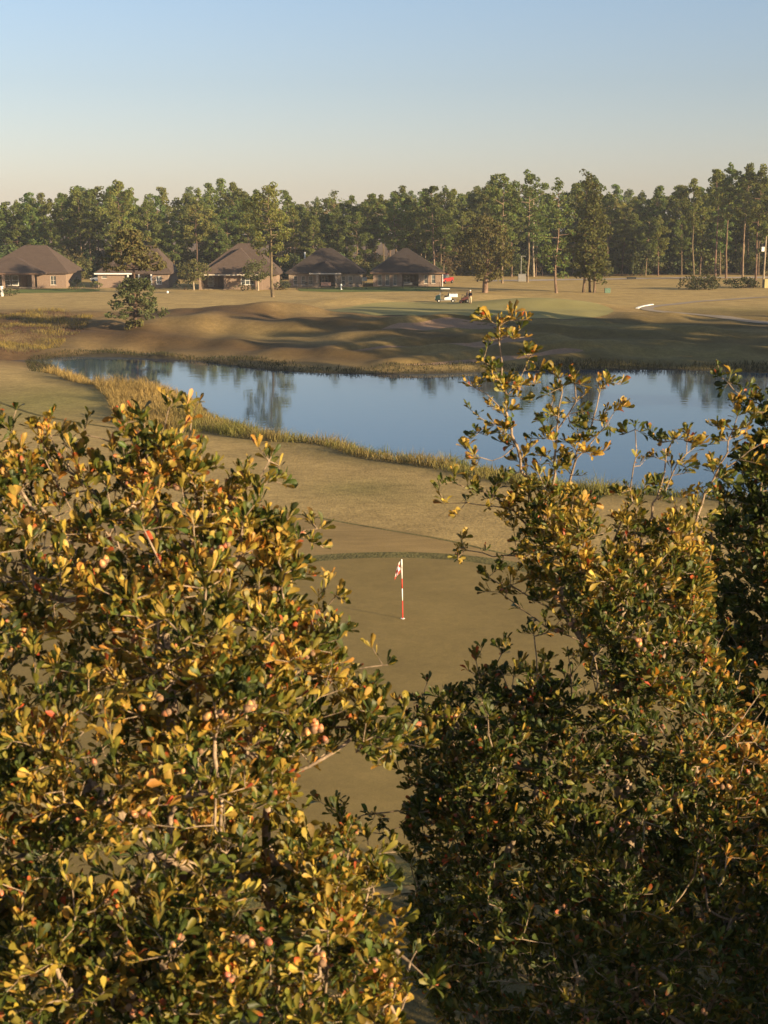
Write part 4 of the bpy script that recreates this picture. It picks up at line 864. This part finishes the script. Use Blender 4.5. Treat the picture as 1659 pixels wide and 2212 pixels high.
# ------------------------------------------------------------------ flagstick on the near green
g = ground_at(870, 1340); g[2] += 0.04
top = at_y(868, 1208, g[1])[2] - g[2]
t = thing('flagstick', 'red and white banded flagstick with checked flag on the near green', 'flagstick', g)
lean = np.array([-0.022 * top, 0.0])
for a, b, mm in ((0.0, 0.305, 'flag_red'), (0.305, 0.51, 'flag_white'), (0.51, 0.675, 'flag_red'), (0.675, 0.85, 'flag_white'), (0.852, 1.0, 'flag_white')):
    q = MB(); r_ = 0.017 if a < 0.85 else 0.022
    q.path([(lean[0] * a, 0, top * a - (0.1 if a == 0 else 0)), (lean[0] * b, 0, top * b)], r_, 10); q.build('pole_band', M[mm], t, True)
nx, nz = 12, 16; vs, fs, ms = [], [], []
for iz in range(nz + 1):
    for ix in range(nx + 1):
        s, v_ = ix / nx, iz / nz
        fall = 0.34 * s ** 1.2
        x = lean[0] * 0.96 - 0.026 - (0.02 + 0.17 * s ** 0.8 * (0.55 + 0.45 * v_)); y = 0.05 * math.sin(s * 9 + v_ * 2) * s + 0.02 * math.sin(v_ * 5)
        vs.append((x, y, top * 0.985 - 0.04 - v_ * 0.36 - fall * (0.55 + 0.1 * v_)))
for iz in range(nz):
    for ix in range(nx):
        k = iz * (nx + 1) + ix; fs.append((k, k + 1, k + nx + 2, k + nx + 1)); ms.append(((ix * 3 // nx) + (iz * 4 // nz)) % 2)
q = MB(); q.v, q.f, q.m = vs, fs, ms; fo = q.build('flag', [M['flag_white'], M['flag_red']], t, True); so_ = fo.modifiers.new('thick', 'SOLIDIFY'); so_.thickness = 0.004
q = MB(); q.lathe([(0.054, 0.0), (0.066, 0.0), (0.066, 0.012), (0.054, 0.012)], n=16); q.build('cup_rim', M['flag_white'], t, loc=(0, 0, 0.001))
#FOREGROUND
# ------------------------------------------------------------------ foreground oaks
LT = np.array([0.0, 0.34, 0.66, 0.88, 1.0]); LW = np.array([0.02, 0.065, 0.165, 0.165, 0.035]); NR = 5   # spatulate outline, half width / length *~1
def leaf_geo(P, D, U, L, W, curl, fold, twist, base_c, tip_c, tipf):
    """arrays of n leaves: base point, axis, upper side, length -> V (n,21,3), colours"""
    n = len(P); S = np.cross(D, U); S /= np.linalg.norm(S, axis=1)[:, None] + 1e-9; Nn = np.cross(S, D)
    t = LT[None, :]; V = np.zeros((n, NR, 3, 3)); Cc = np.zeros((n, NR, 3, 3))
    for k in range(NR):
        tt = LT[k]; ang = curl * tt
        ax = P + D * (L * tt)[:, None] * np.cos(ang * 0.6)[:, None] + Nn * (L * tt * np.sin(ang) * 0.6)[:, None]
        tw = twist * tt; s2 = S * np.cos(tw)[:, None] + Nn * np.sin(tw)[:, None]; n2 = np.cross(s2, D)
        w_ = (LW[k] * W * L)[:, None]; up = np.abs(w_) * fold[:, None]
        V[:, k, 0] = ax - s2 * w_ + n2 * up; V[:, k, 1] = ax; V[:, k, 2] = ax + s2 * w_ + n2 * up
        f = np.clip((tt - (1 - tipf)) / 0.35, 0, 1)[:, None]; c = base_c * (1 - f) + tip_c * f
        Cc[:, k, 0] = c; Cc[:, k, 2] = c; Cc[:, k, 1] = c * 1.12 + 0.01
    return V.reshape(n, NR * 3, 3), Cc.reshape(n, NR * 3, 3)
LF = np.array([(k * 3 + q, k * 3 + q + 1, k * 3 + q + 4, k * 3 + q + 3) for k in range(NR - 1) for q in (0, 1)])
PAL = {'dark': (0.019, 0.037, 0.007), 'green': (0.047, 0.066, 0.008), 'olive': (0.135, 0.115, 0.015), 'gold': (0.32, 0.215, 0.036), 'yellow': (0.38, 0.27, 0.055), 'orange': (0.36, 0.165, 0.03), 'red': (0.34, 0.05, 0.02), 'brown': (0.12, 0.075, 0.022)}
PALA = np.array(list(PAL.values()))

def grow_tree(nodes0, par0, pts, bf=0.25):
    """joins points one at a time to the nearest grown node, a little in favour of short paths"""
    nodes = [np.array(q, float) for q in nodes0]; par = list(par0); pl = [0.0] * len(nodes)
    for i in range(1, len(nodes)): pl[i] = pl[par[i]] + 0.3 * np.linalg.norm(nodes[i] - nodes[par[i]])
    pts = np.array(pts, float); m = len(pts); best = np.full(m, 1e9); bi = np.zeros(m, int); done = np.zeros(m, bool)
    def relax(k):
        d = np.linalg.norm(pts - nodes[k], axis=1); up = (nodes[k][2] - pts[:, 2]); c = d * (1 + 0.5 * np.clip(up / (d + 1e-6), 0, 1)) + bf * pl[k]
        q = (c < best) & ~done; best[q] = c[q]; bi[q] = k
    for k in range(len(nodes)): relax(k)
    order = np.full(m, -1)
    for _ in range(m):
        b = np.where(done, 1e9, best); j = int(np.argmin(b)); done[j] = True; k = int(bi[j])
        nodes.append(pts[j]); par.append(k); pl.append(pl[k] + float(np.linalg.norm(pts[j] - nodes[k]))); order[j] = len(nodes) - 1; relax(len(nodes) - 1)
    return np.array(nodes), np.array(par), order

def oak(name, label, base, trunk, mass, depth, thick, npts, gaps, shoots, leaf_len, mix, seed, nl=(7, 12), acorn=0.1, pale=0.0, keep=300, sprigs=0, clusters=(), up=0.8, trunk_r=0.09, widen=1.0, mixf=None):
    r = np.random.default_rng(seed); base = np.array(base, float)
    root = thing(name, label, 'tree', tuple(base))
    poly = np.array(mass, float); lo, hi = poly.min(0), poly.max(0); pts = []
    while len(pts) < npts:
        n_ = npts * 2; u, v = r.uniform(lo[0], hi[0], n_), r.uniform(lo[1], hi[1], n_); k = in_poly(u, v, poly)
        for gu, gv, ru, rv, dn in gaps: k &= ~((((u - gu) / ru) ** 2 + ((v - gv) / rv) ** 2 < 1) & (r.uniform(0, 1, n_) < dn))
        u, v = u[k], v[k]; e = np.clip(d_poly(u, v, poly) / 230.0, 0, 1); T_ = thick * np.sqrt(1 - (1 - e) ** 2) + 0.05
        q = r.uniform(-1, 1, len(u)); q = np.where(r.uniform(0, 1, len(u)) < 0.55, -np.abs(q) ** 0.5, q)
        c3 = depth(v) + q * T_; X3 = np.array([at_y(a, b_, c) for a, b_, c in zip(u, v, c3)])
        # foliage hangs in sprays with gaps between them
        fld = np.sin(X3[:, 0] * 13 + seed + 1.7 * np.sin(X3[:, 2] * 8)) * np.sin(X3[:, 2] * 12 + 1.3 * np.sin(X3[:, 1] * 7)) + 0.7 * np.sin(X3[:, 1] * 10 + X3[:, 0] * 6 + seed * 2)
        pts += list(X3[r.uniform(0, 1, len(u)) < np.clip(0.42 + 0.62 * fld, 0.04, 1)])
    pts = pts[:npts]; tipdir = [None] * len(pts)
    # thin out points that crowd each other is left to chance; hand laid shoots follow
    nodes0 = [np.array(q, float) for q in trunk]; par0 = list(range(-1, len(nodes0) - 1))
    auto = []
    while len(auto) < sprigs:
        a, b_ = r.uniform(max(lo[0], -40), min(hi[0], 1700)), r.uniform(lo[1], min(hi[1], 2230))
        if not in_poly(np.array([a]), np.array([b_]), poly)[0]: continue
        e = float(d_poly(np.array([a]), np.array([b_]), poly)[0])
        if r.uniform() > 1.1 - e / 260: continue
        L_ = r.uniform(55, 125) * (0.6 + 0.4 * min(1, e / 120)); w_ = (a - poly[:, 0].mean()) / 420 + r.normal(0, 0.35); z0 = -thick * min(1, e / 200) * r.uniform(0.5, 1.0)
        auto.append(dict(p=[(a, b_, z0 * 0.8), (a + w_ * L_ * 0.3, b_ - L_ * 0.5, z0), (a + w_ * L_ * 0.5, b_ - L_, z0 - 0.03)], side=r.uniform(0.35, 0.8)))
    for sh in list(shoots) + auto:
        path = [at_y(u, v, depth(v) + dz) for u, v, dz in sh['p']]
        path = np.array(path); seg = np.linalg.norm(np.diff(path, axis=0), axis=1); L_ = seg.sum(); n_ = max(3, int(L_ / 0.055)); s = np.concatenate([[0], np.cumsum(seg)])
        q = np.column_stack([np.interp(np.linspace(0, L_, n_), s, path[:, i]) for i in range(3)]) + r.normal(0, 0.006, (n_, 3))
        d0 = [np.linalg.norm(q[0] - x) for x in nodes0]; p0 = int(np.argmin(d0))
        for i, x in enumerate(q): nodes0.append(x); par0.append(p0 if i == 0 else len(nodes0) - 2)
        bare = sh.get('bare', 0.0); side = sh.get('side', 1.0)
        for i, x in enumerate(q):
            if i / n_ < bare or i % 2: continue
            dirn = (q[min(i + 1, n_ - 1)] - q[max(i - 1, 0)]); dirn /= np.linalg.norm(dirn)
            for _ in range(r.poisson(4.4 * side)):
                a = r.normal(size=3); a -= dirn * a.dot(dirn); a /= np.linalg.norm(a); pts.append(x + a * r.uniform(0.02, 0.12) * side ** 0.5 + dirn * r.uniform(0.02, 0.08) + np.array([0, 0, 0.02])); tipdir.append(None)
        pts.append(q[-1] + (q[-1] - q[-2]) * 0.3); tipdir.append(None)
    nodes, par, order = grow_tree(nodes0, par0, pts)
    # limb thickness from the number of twigs above
    N_ = len(nodes); cnt = np.zeros(N_); isleaf = np.ones(N_, bool); isleaf[par[par >= 0]] = False; cnt[isleaf] = 1
    depthn = np.zeros(N_, int)
    for k in range(1, N_): depthn[k] = depthn[par[k]] + 1
    for k in np.argsort(-depthn):
        if par[k] >= 0: cnt[par[k]] += cnt[k]
    rad = 0.0017 * np.maximum(cnt, 1) ** 0.40; ntr = len(trunk); rad[:ntr] = np.maximum(rad[:ntr], np.linspace(trunk_r, trunk_r * 0.3, ntr))
    rad = np.minimum(rad, trunk_r)
    tr = NP(); tr.tube(np.array(trunk) - base, rad[:ntr], 9); link('trunk', tr.mesh('trunk', M['twig']), root)
    limb = np.full(N_, -1); big = {}
    for k in range(ntr, N_):
        p_ = par[k]
        if p_ < ntr: limb[k] = k
        else: limb[k] = limb[p_]
    tubes = {}
    sizes = {}
    for k in range(ntr, N_): sizes[limb[k]] = sizes.get(limb[k], 0) + 1
    top = sorted(sizes, key=lambda q: -sizes[q])[:24]; rest = 'rest'
    for k in range(ntr, N_):
        key = limb[k] if limb[k] in top else rest
        a, b_ = nodes[par[k]], nodes[k]; d = b_ - a; l = np.linalg.norm(d)
        if l < 1e-4: continue
        m_ = max(2, min(6, int(l / 0.05) + 1)); t_ = np.linspace(0, 1, m_); w_ = np.sin(PI * t_)[:, None]
        c = a + d * t_[:, None] + w_ * (r.normal(0, 0.05, 3) * l + np.array([0, 0, -0.05 * l]))
        ra = min(rad[par[k]], rad[k] * 1.35)
        tubes.setdefault(key, NP()).tube(c - base, ra + (rad[k] - ra) * t_, 6 if rad[k] > 0.006 else 4)
    for key, tb in tubes.items():
        o = link('branch' if key != rest else 'twigs', tb.mesh('branch', M['twig']), root)
        if key == rest: tag(o, kind='stuff')
    # leaves in rosettes at the twig ends
    Pb, Db, Ub, Ls, inner = [], [], [], [], []
    for i, k in enumerate(order):
        x = nodes[k]; d = x - nodes[par[k]]; d /= np.linalg.norm(d) + 1e-9; d = d + np.array([r.normal(0, .25), r.normal(0, .25), up]); d /= np.linalg.norm(d)
        m_ = int(r.integers(*nl)); sc = r.uniform(0.7, 1.2); hide = nodes[k][1]
        dl = np.linalg.norm(x - nodes[par[k]])
        for q in range(m_):
            a = q * 2.4 + r.uniform(-.4, .4); tilt = r.uniform(0.2, 1.05); e1 = np.cross(d, [0.3, 0.9, 0.1]); e1 /= np.linalg.norm(e1); e2 = np.cross(d, e1)
            o_ = e1 * math.cos(a) + e2 * math.sin(a); dd = d * math.cos(tilt) + o_ * math.sin(tilt); uu = d * math.sin(tilt) - o_ * math.cos(tilt)
            back = r.uniform(0, min(0.10, dl)) * (q > m_ // 2)
            Pb.append(x - (x - nodes[par[k]]) / (dl + 1e-9) * back + o_ * 0.003); Db.append(dd); Ub.append(uu + r.normal(0, .25, 3)); Ls.append(leaf_len * sc * r.uniform(0.6, 1.25)); inner.append(k)
    Pb, Db, Ub, Ls = map(np.array, (Pb, Db, Ub, Ls)); n = len(Pb)
    u_, v_, dep = to_px(Pb); e = d_poly(u_, v_, poly) * np.where(in_poly(u_, v_, poly), 1, -1)
    outer = np.clip(1 - e / 260.0, 0, 1); front = np.clip((depth(v_) - Pb[:, 1]) / thick * 0.5 + 0.5, 0, 1)
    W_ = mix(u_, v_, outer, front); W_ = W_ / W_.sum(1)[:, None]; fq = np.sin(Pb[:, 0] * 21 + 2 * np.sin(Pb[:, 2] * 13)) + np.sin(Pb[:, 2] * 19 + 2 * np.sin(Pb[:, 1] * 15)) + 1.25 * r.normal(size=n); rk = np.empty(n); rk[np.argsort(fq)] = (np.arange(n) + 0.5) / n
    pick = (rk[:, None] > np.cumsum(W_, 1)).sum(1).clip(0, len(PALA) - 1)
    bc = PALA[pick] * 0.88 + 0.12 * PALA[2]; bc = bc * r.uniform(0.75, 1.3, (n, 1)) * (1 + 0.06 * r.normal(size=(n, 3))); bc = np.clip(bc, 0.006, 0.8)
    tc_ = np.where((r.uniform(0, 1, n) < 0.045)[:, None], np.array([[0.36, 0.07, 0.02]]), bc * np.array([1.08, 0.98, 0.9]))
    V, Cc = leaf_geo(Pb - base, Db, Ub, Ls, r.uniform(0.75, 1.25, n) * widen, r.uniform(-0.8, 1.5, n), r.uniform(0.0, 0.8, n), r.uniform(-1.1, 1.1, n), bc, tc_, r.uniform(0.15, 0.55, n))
    # the leaves that show largest become objects of their own
    cen = V[:, 7] + base; cu, cv, cd = to_px(cen); cell = (np.round(cu / 9).astype(int), np.round(cv / 9).astype(int)); inside = (cu > 0) & (cu < 1659) & (cv > 0) & (cv < 2212)
    first = {}
    for k in np.argsort(cd):
        if inside[k]: first.setdefault((cell[0][k], cell[1][k]), k)
    vis = np.array(sorted(first.values())); vd = base - np.array([0, 0, CAMH]); A_ = V[vis, 10] - V[vis, 1]
    n_face = np.cross(V[vis, 8] - V[vis, 6], A_); vdir = cen[vis] - np.array([0, 0, CAMH]); vdir /= np.linalg.norm(vdir, axis=1)[:, None]
    area = np.abs((n_face * vdir).sum(1)) / cd[vis] ** 2; sel = vis[np.argsort(-area)[:keep]]; isel = np.zeros(n, bool); isel[sel] = True
    for k in sel: 
        o0 = V[k, 0]; link('leaf', mesh_np('leaf', V[k] - o0, LF, M['oak_leaf'], Cc[k], True), root, tuple(o0))
    kk = ~isel; m_ = kk.sum(); FF = (np.arange(m_)[:, None, None] * (NR * 3) + LF[None]).reshape(-1, 4)
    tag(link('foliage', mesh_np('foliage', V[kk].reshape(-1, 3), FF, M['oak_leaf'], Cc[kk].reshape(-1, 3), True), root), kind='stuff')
    # acorns, where the outer twigs carry them
    if acorn:
        order_v = [k for k in sel]; 
        na = 0
        cand = r.permutation(np.unique(np.array(inner)[vis]))
        for k in cand[:int(len(cand) * acorn)]:
            for _ in range(int(r.integers(1, 4))):
                if na >= 140: break
                p_ = nodes[k] + np.array([r.normal(0, .016), -abs(r.normal(0.012, .016)), r.normal(-0.004, .014)]) - base
                a = link('acorn', ACORN, root, tuple(p_)); a.rotation_euler = (r.uniform(0.2, 2.6), r.uniform(-.6, .6), r.uniform(0, 6.28)); s = r.uniform(0.75, 1.15); a.scale = (s, s, s)
                link('cap', ACAP, a); na += 1
        nu, nv, nd_ = to_px(nodes[order])
        for cu_, cv_, n_ in clusters:
            c_ = np.hypot(nu - cu_, nv - cv_) + 60 * (nd_ - nd_.min()); k = order[int(np.argmin(c_))]
            for _ in range(n_):
                p_ = nodes[k] + np.array([r.normal(0, .022), -0.05 - abs(r.normal(0, .012)), r.normal(-0.005, .016)]) - base
                a = link('acorn', ACORN, root, tuple(p_)); a.rotation_euler = (r.uniform(0.2, 2.6), r.uniform(-.6, .6), r.uniform(0, 6.28)); s = r.uniform(1.0, 1.3); a.scale = (s, s, s); link('cap', ACAP, a)
    return root
q = MB(); q.lathe([(0.001, -0.0105), (0.0055, -0.009), (0.0092, -0.003), (0.0095, 0.003), (0.0072, 0.009), (0.003, 0.0125), (0.0006, 0.0145)], n=10); o_ = q.build('acorn', M['acorn'], None, True); ACORN = o_.data; bpy.data.objects.remove(o_)
q = MB(); q.lathe([(0.001, -0.0135), (0.006, -0.0120), (0.0098, -0.0065), (0.0105, -0.0020), (0.0096, -0.0015)], n=10); o_ = q.build('cap', M['acorn_cap'], None, True); ACAP = o_.data; bpy.data.objects.remove(o_)

def wt(n, **k):
    W = np.zeros((n, 8)); names = list(PAL)
    for a, b_ in k.items(): W[:, names.index(a)] = b_
    return W
# left oak: golden top and outside, greener within
MASS_L = [(-140, 1010), (0, 985), (55, 985), (110, 995), (160, 1020), (235, 1030), (290, 990), (335, 940), (375, 930), (402, 975), (435, 1030), (490, 1065), (535, 1105), (580, 1110), (615, 1135), (635, 1170),
          (625, 1195), (655, 1225), (650, 1255), (625, 1290), (645, 1335), (690, 1355), (720, 1400), (765, 1450), (812, 1500), (845, 1575), (868, 1612), (825, 1655), (690, 1640), (640, 1675), (636, 1760), (715, 1830),
          (780, 1880), (815, 1925), (800, 1975), (855, 2045), (865, 2110), (865, 2212), (860, 2330), (-160, 2330)]
GAPS_L = [(165, 1075, 125, 50, 0.96), (150, 1190, 110, 34, 0.8), (215, 1890, 70, 50, 0.85), (300, 1830, 50, 40, 0.7), (60, 1130, 60, 40, 0.5), (40, 1750, 50, 40, 0.55), (560, 1060, 40, 30, 0.4), (330, 1960, 60, 30, 0.5), (620, 1690, 40, 40, 0.5)]
SH_L = [dict(p=[(330, 1250, 0), (345, 1050, -0.05), (355, 960, -0.05), (362, 885, -0.05)]), dict(p=[(330, 1100, 0), (318, 980, 0), (312, 905, 0)], side=0.8), dict(p=[(345, 1060, 0), (400, 980, 0), (415, 915, 0)], side=0.8),
        dict(p=[(300, 1150, 0.1), (160, 1020, 0.05), (70, 980, 0), (20, 935, 0)]), dict(p=[(170, 1030, 0.05), (120, 980, 0), (105, 940, 0)]), dict(p=[(440, 1010, 0), (330, 985, 0), (240, 958, 0), (185, 935, 0)], bare=0.7, side=0.35),
        dict(p=[(420, 1180, 0), (500, 1080, 0), (585, 995, 0)]), dict(p=[(460, 1250, 0.1), (600, 1150, 0.05), (690, 1140, 0.05)]), dict(p=[(480, 1340, 0), (640, 1330, 0), (740, 1350, -0.05)]), dict(p=[(560, 1500, 0), (720, 1450, 0), (825, 1440, 0)]),
        dict(p=[(600, 1560, 0), (760, 1570, 0), (905, 1610, 0)], side=0.9), dict(p=[(200, 1250, 0), (110, 1120, 0), (20, 1010, 0)]), dict(p=[(560, 1900, -0.1), (720, 1840, -0.1), (840, 1895, -0.1)]), dict(p=[(620, 2060, -0.1), (800, 2010, -0.1), (925, 2110, -0.1)]),
        dict(p=[(370, 1860, -0.3), (250, 1760, -0.4), (200, 1700, -0.4)], bare=0.85, side=0.3), dict(p=[(380, 1850, -0.3), (370, 1740, -0.4), (480, 1700, -0.45)], bare=0.7, side=0.4)]
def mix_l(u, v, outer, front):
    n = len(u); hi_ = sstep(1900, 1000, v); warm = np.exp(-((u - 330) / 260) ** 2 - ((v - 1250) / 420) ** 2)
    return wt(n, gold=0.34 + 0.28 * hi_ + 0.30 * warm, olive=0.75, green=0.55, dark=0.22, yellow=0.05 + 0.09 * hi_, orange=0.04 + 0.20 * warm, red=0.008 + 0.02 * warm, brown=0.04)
dl = lambda v: 5.5 - 1.25 * np.clip((np.asarray(v, float) - 850) / 1400, 0, 1.2)
oak('oak_tree', 'golden leaved oak crown with acorns filling the left foreground', (-1.05, 5.9, 1.15), [(-1.05, 5.9, 1.0), (-1.0, 5.8, 5.0), (-0.95, 5.6, 8.6), (-0.9, 5.2, 10.4)] + [tuple(at_y(u, v, dl(v) + 0.05)) for u, v in ((385, 1950), (390, 1700), (360, 1500), (345, 1330))],
    MASS_L, dl, 0.62, 4300, GAPS_L, SH_L, 0.051, mix_l, 21, acorn=0.12, sprigs=95, clusters=((690, 1550, 9), (495, 1180, 4), (480, 1530, 3), (540, 1500, 4), (290, 2150, 7), (545, 2000, 4), (725, 2060, 4), (640, 2150, 3), (330, 1530, 3), (240, 1210, 2)))
# right oak: open upright top; greener below, with shade put into darker leaf colours
MASS_R = [(1020, 2330), (905, 2120), (880, 2010), (905, 1900), (868, 1800), (880, 1710), (868, 1640), (905, 1560), (965, 1500), (1040, 1470), (1110, 1490), (1160, 1480), (1200, 1390), (1170, 1300), (1110, 1230), (1130, 1160), (1150, 1080), (1190, 1080),
          (1280, 1060), (1340, 1120), (1400, 1140), (1480, 1100), (1525, 1180), (1545, 1400), (1620, 1560), (1760, 1640), (1760, 2330)]
GAPS_R = [(1175, 1390, 75, 90, 0.95), (1255, 1450, 60, 70, 0.92), (1290, 1180, 70, 50, 0.6), (1400, 1050, 70, 50, 0.6), (1310, 1060, 50, 40, 0.5), (880, 1880, 60, 60, 0.8), (1120, 2120, 60, 50, 0.75), (1560, 1980, 70, 40, 0.75), (1560, 2110, 70, 40, 0.75), (1330, 2130, 50, 50, 0.7), (1440, 1560, 40, 40, 0.5), (1240, 2080, 60, 40, 0.7)]
SH_R = [dict(p=[(1330, 1500, 0), (1230, 1340, 0), (1180, 1200, 0), (1140, 1050, 0), (1095, 900, 0), (1085, 790, 0), (1076, 712, 0)], side=1.5), dict(p=[(1095, 900, 0), (1050, 850, 0), (1022, 830, 0)]), dict(p=[(1100, 930, 0), (1060, 900, 0), (1035, 935, 0)], side=0.7),
        dict(p=[(1115, 960, 0), (1080, 990, 0), (1040, 985, 0)], side=0.6), dict(p=[(1090, 860, 0), (1130, 810, 0), (1145, 770, 0)]), dict(p=[(1190, 1220, 0), (1195, 1060, 0), (1205, 930, 0), (1212, 825, 0)], side=1.3), dict(p=[(1205, 930, 0), (1240, 880, 0), (1245, 830, 0)]),
        dict(p=[(1210, 1150, 0), (1240, 1000, 0), (1280, 910, 0), (1295, 855, 0)], side=1.3), dict(p=[(1245, 990, 0), (1300, 930, 0), (1330, 890, 0)]), dict(p=[(1290, 1250, 0), (1362, 1090, 0), (1370, 990, 0), (1374, 930, 0)], bare=0.35, side=0.45),
        dict(p=[(1340, 1300, 0), (1400, 1130, 0), (1440, 1010, 0), (1452, 950, 0)], side=1.3), dict(p=[(1420, 1080, 0), (1480, 980, 0), (1490, 945, 0)]), dict(p=[(1380, 1350, 0), (1500, 1130, 0), (1560, 1000, 0), (1592, 905, 0)], side=1.3), dict(p=[(1540, 1040, 0), (1610, 980, 0), (1650, 955, 0)]),
        dict(p=[(1190, 1200, 0), (1120, 1110, 0), (1050, 1060, 0), (985, 1045, 0)], side=1.3), dict(p=[(1120, 1110, 0), (1060, 1090, 0), (975, 1085, 0)], side=0.7), dict(p=[(1200, 1260, 0), (1120, 1200, 0), (1060, 1200, 0), (1015, 1190, 0)]), dict(p=[(1230, 1340, 0), (1130, 1280, 0), (1055, 1250, 0)], side=0.8),
        dict(p=[(1280, 1400, 0), (1180, 1350, 0), (1090, 1290, 0)], side=0.8), dict(p=[(1170, 1700, -0.2), (1163, 1540, -0.25), (1160, 1440, -0.25), (1150, 1370, -0.25)], bare=0.72, side=1.2), dict(p=[(1100, 1650, -.1), (1050, 1520, -.1), (1030, 1430, -.1)], side=0.7), dict(p=[(1030, 1640, -.1), (970, 1530, -.1), (920, 1520, -.1)], side=0.8),
        dict(p=[(1150, 1600, -.1), (1105, 1500, -.1), (1085, 1455, -.1)], side=0.7), dict(p=[(960, 1780, 0), (840, 1750, 0), (760, 1770, 0), (695, 1735, 0)], side=0.55), dict(p=[(900, 1780, 0), (800, 1800, 0), (745, 1770, 0)], side=0.5), dict(p=[(1340, 1560, 0), (1345, 1400, 0), (1355, 1280, 0), (1380, 1150, 0)]),
        dict(p=[(1500, 1650, -.5), (1600, 1560, -.6), (1640, 1500, -.6)], side=1.1), dict(p=[(1500, 1800, -.5), (1590, 1690, -.6), (1610, 1640, -.6)], side=1.1)]
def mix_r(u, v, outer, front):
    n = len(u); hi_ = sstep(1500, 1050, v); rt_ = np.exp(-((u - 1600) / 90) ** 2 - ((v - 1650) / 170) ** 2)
    return wt(n, gold=0.05 + 0.55 * hi_ + 0.35 * rt_, olive=0.26 + 0.3 * hi_, green=0.62, dark=0.42 * (1 - hi_) + 0.08, yellow=0.03 + 0.10 * hi_, orange=0.01 + 0.5 * rt_, red=0.008, brown=0.03)  # larger dark share lower down paints the crown's shade into its leaves
dr = lambda v: 7.1 - 0.7 * np.clip((np.asarray(v, float) - 1300) / 1000, 0, 1)
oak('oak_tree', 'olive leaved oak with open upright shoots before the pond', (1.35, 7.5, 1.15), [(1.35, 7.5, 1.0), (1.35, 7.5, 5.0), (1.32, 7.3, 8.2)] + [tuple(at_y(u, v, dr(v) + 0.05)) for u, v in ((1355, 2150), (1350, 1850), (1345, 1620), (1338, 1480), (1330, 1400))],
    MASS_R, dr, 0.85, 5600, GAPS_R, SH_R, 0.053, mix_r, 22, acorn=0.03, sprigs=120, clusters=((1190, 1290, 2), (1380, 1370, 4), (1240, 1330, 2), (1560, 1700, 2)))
# dark green oak at the right border
MASS_D = [(1545, 1110), (1600, 1060), (1590, 985), (1640, 935), (1660, 880), (1740, 850), (1800, 900), (1800, 2330), (1430, 2330), (1250, 2250), (1300, 2000), (1420, 1850), (1560, 1700), (1560, 1420), (1520, 1250)]
SH_D = [dict(p=[(1760, 1000, 0), (1680, 900, 0), (1610, 860, 0), (1558, 818, 0)], side=0.7), dict(p=[(1750, 1000, 0), (1690, 920, 0), (1645, 870, 0)])]
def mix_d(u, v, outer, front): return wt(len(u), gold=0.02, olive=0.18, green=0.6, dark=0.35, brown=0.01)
dd_ = lambda v: 9.2 + 0 * np.asarray(v, float)
oak('oak_tree', 'dark green oak in the shade at the right border', (3.3, 9.6, 1.15), [(3.3, 9.6, 1.0), (3.3, 9.6, 6.0), (3.2, 9.4, 9.0)] + [tuple(at_y(u, v, 9.2)) for u, v in ((1800, 1700), (1790, 1400), (1770, 1150))], MASS_D, dd_, 0.9, 4200, [(1560, 1980, 70, 40, 0.7), (1560, 2110, 80, 40, 0.7), (1350, 2130, 60, 60, 0.6)], SH_D, 0.066, mix_d, 23, acorn=0.0, sprigs=70, widen=1.15)
# unseen oaks added on the right to shade the dark oak and lower foliage
T, V, F, C = build_broad(501, 11.3, 2.1, cb=0.42, ncl=150, colr=(0.06, 0.075, 0.018), rc=0.62, per=60, r0=0.14, size=0.13)
SO = (T.mesh('trunk', M['twig']), mesh_np('crown', V, F, M['leaf_far'], C))
for x, y, s in ((4.7, 4.7, 0.95), (6.6, 6.6, 1.05), (8.8, 4.6, 1.05), (5.3, 2.5, 0.93), (7.4, 2.6, 0.97), (5.0, 0.3, 0.955), (7.2, -0.9, 0.99)):
    put(SO, 'oak_tree', 'unseen oak added beyond the right border to shade the crowns', 'tree', x, y, 1.15, s, x, 'added shading oaks beyond the right border')
T, V, F, C = build_broad(502, 4.2, 1.9, cb=0.05, ncl=60, colr=(0.06, 0.075, 0.018), rc=0.6, per=50, r0=0.08, size=0.13)  # low bushes added out of view to shade the ground below the oaks
SB = (T.mesh('trunk', M['twig']), mesh_np('crown', V, F, M['leaf_far'], C))
for x, y in ((7.6, 17.0), (9.2, 14.6), (8.4, 12.2), (11.6, 12.6), (10.6, 17.4), (6.6, 13.2)):
    put(SB, 'bush', 'unseen bush added beyond the right border to shade the ground', 'shrub', x, y, 1.15, 0.8, x * 3, 'added shading bushes beyond the right border')

# ------------------------------------------------------------------ haze
hz_m = bpy.data.materials.new('haze'); hz_m.use_nodes = True; N, L = hz_m.node_tree.nodes, hz_m.node_tree.links
N.remove(N['Principled BSDF']); pv = N.new('ShaderNodeVolumePrincipled'); pv.inputs['Color'].default_value = (0.80, 0.87, 1.0, 1); pv.inputs['Density'].default_value = HAZE; pv.inputs['Anisotropy'].default_value = 0.0
L.new(pv.outputs[0], N['Material Output'].inputs['Volume'])
q = MB(); q.box(-1600, 1600, -200, 1600, -2.0, 34.0); tag(q.build('haze', hz_m), kind='stuff')
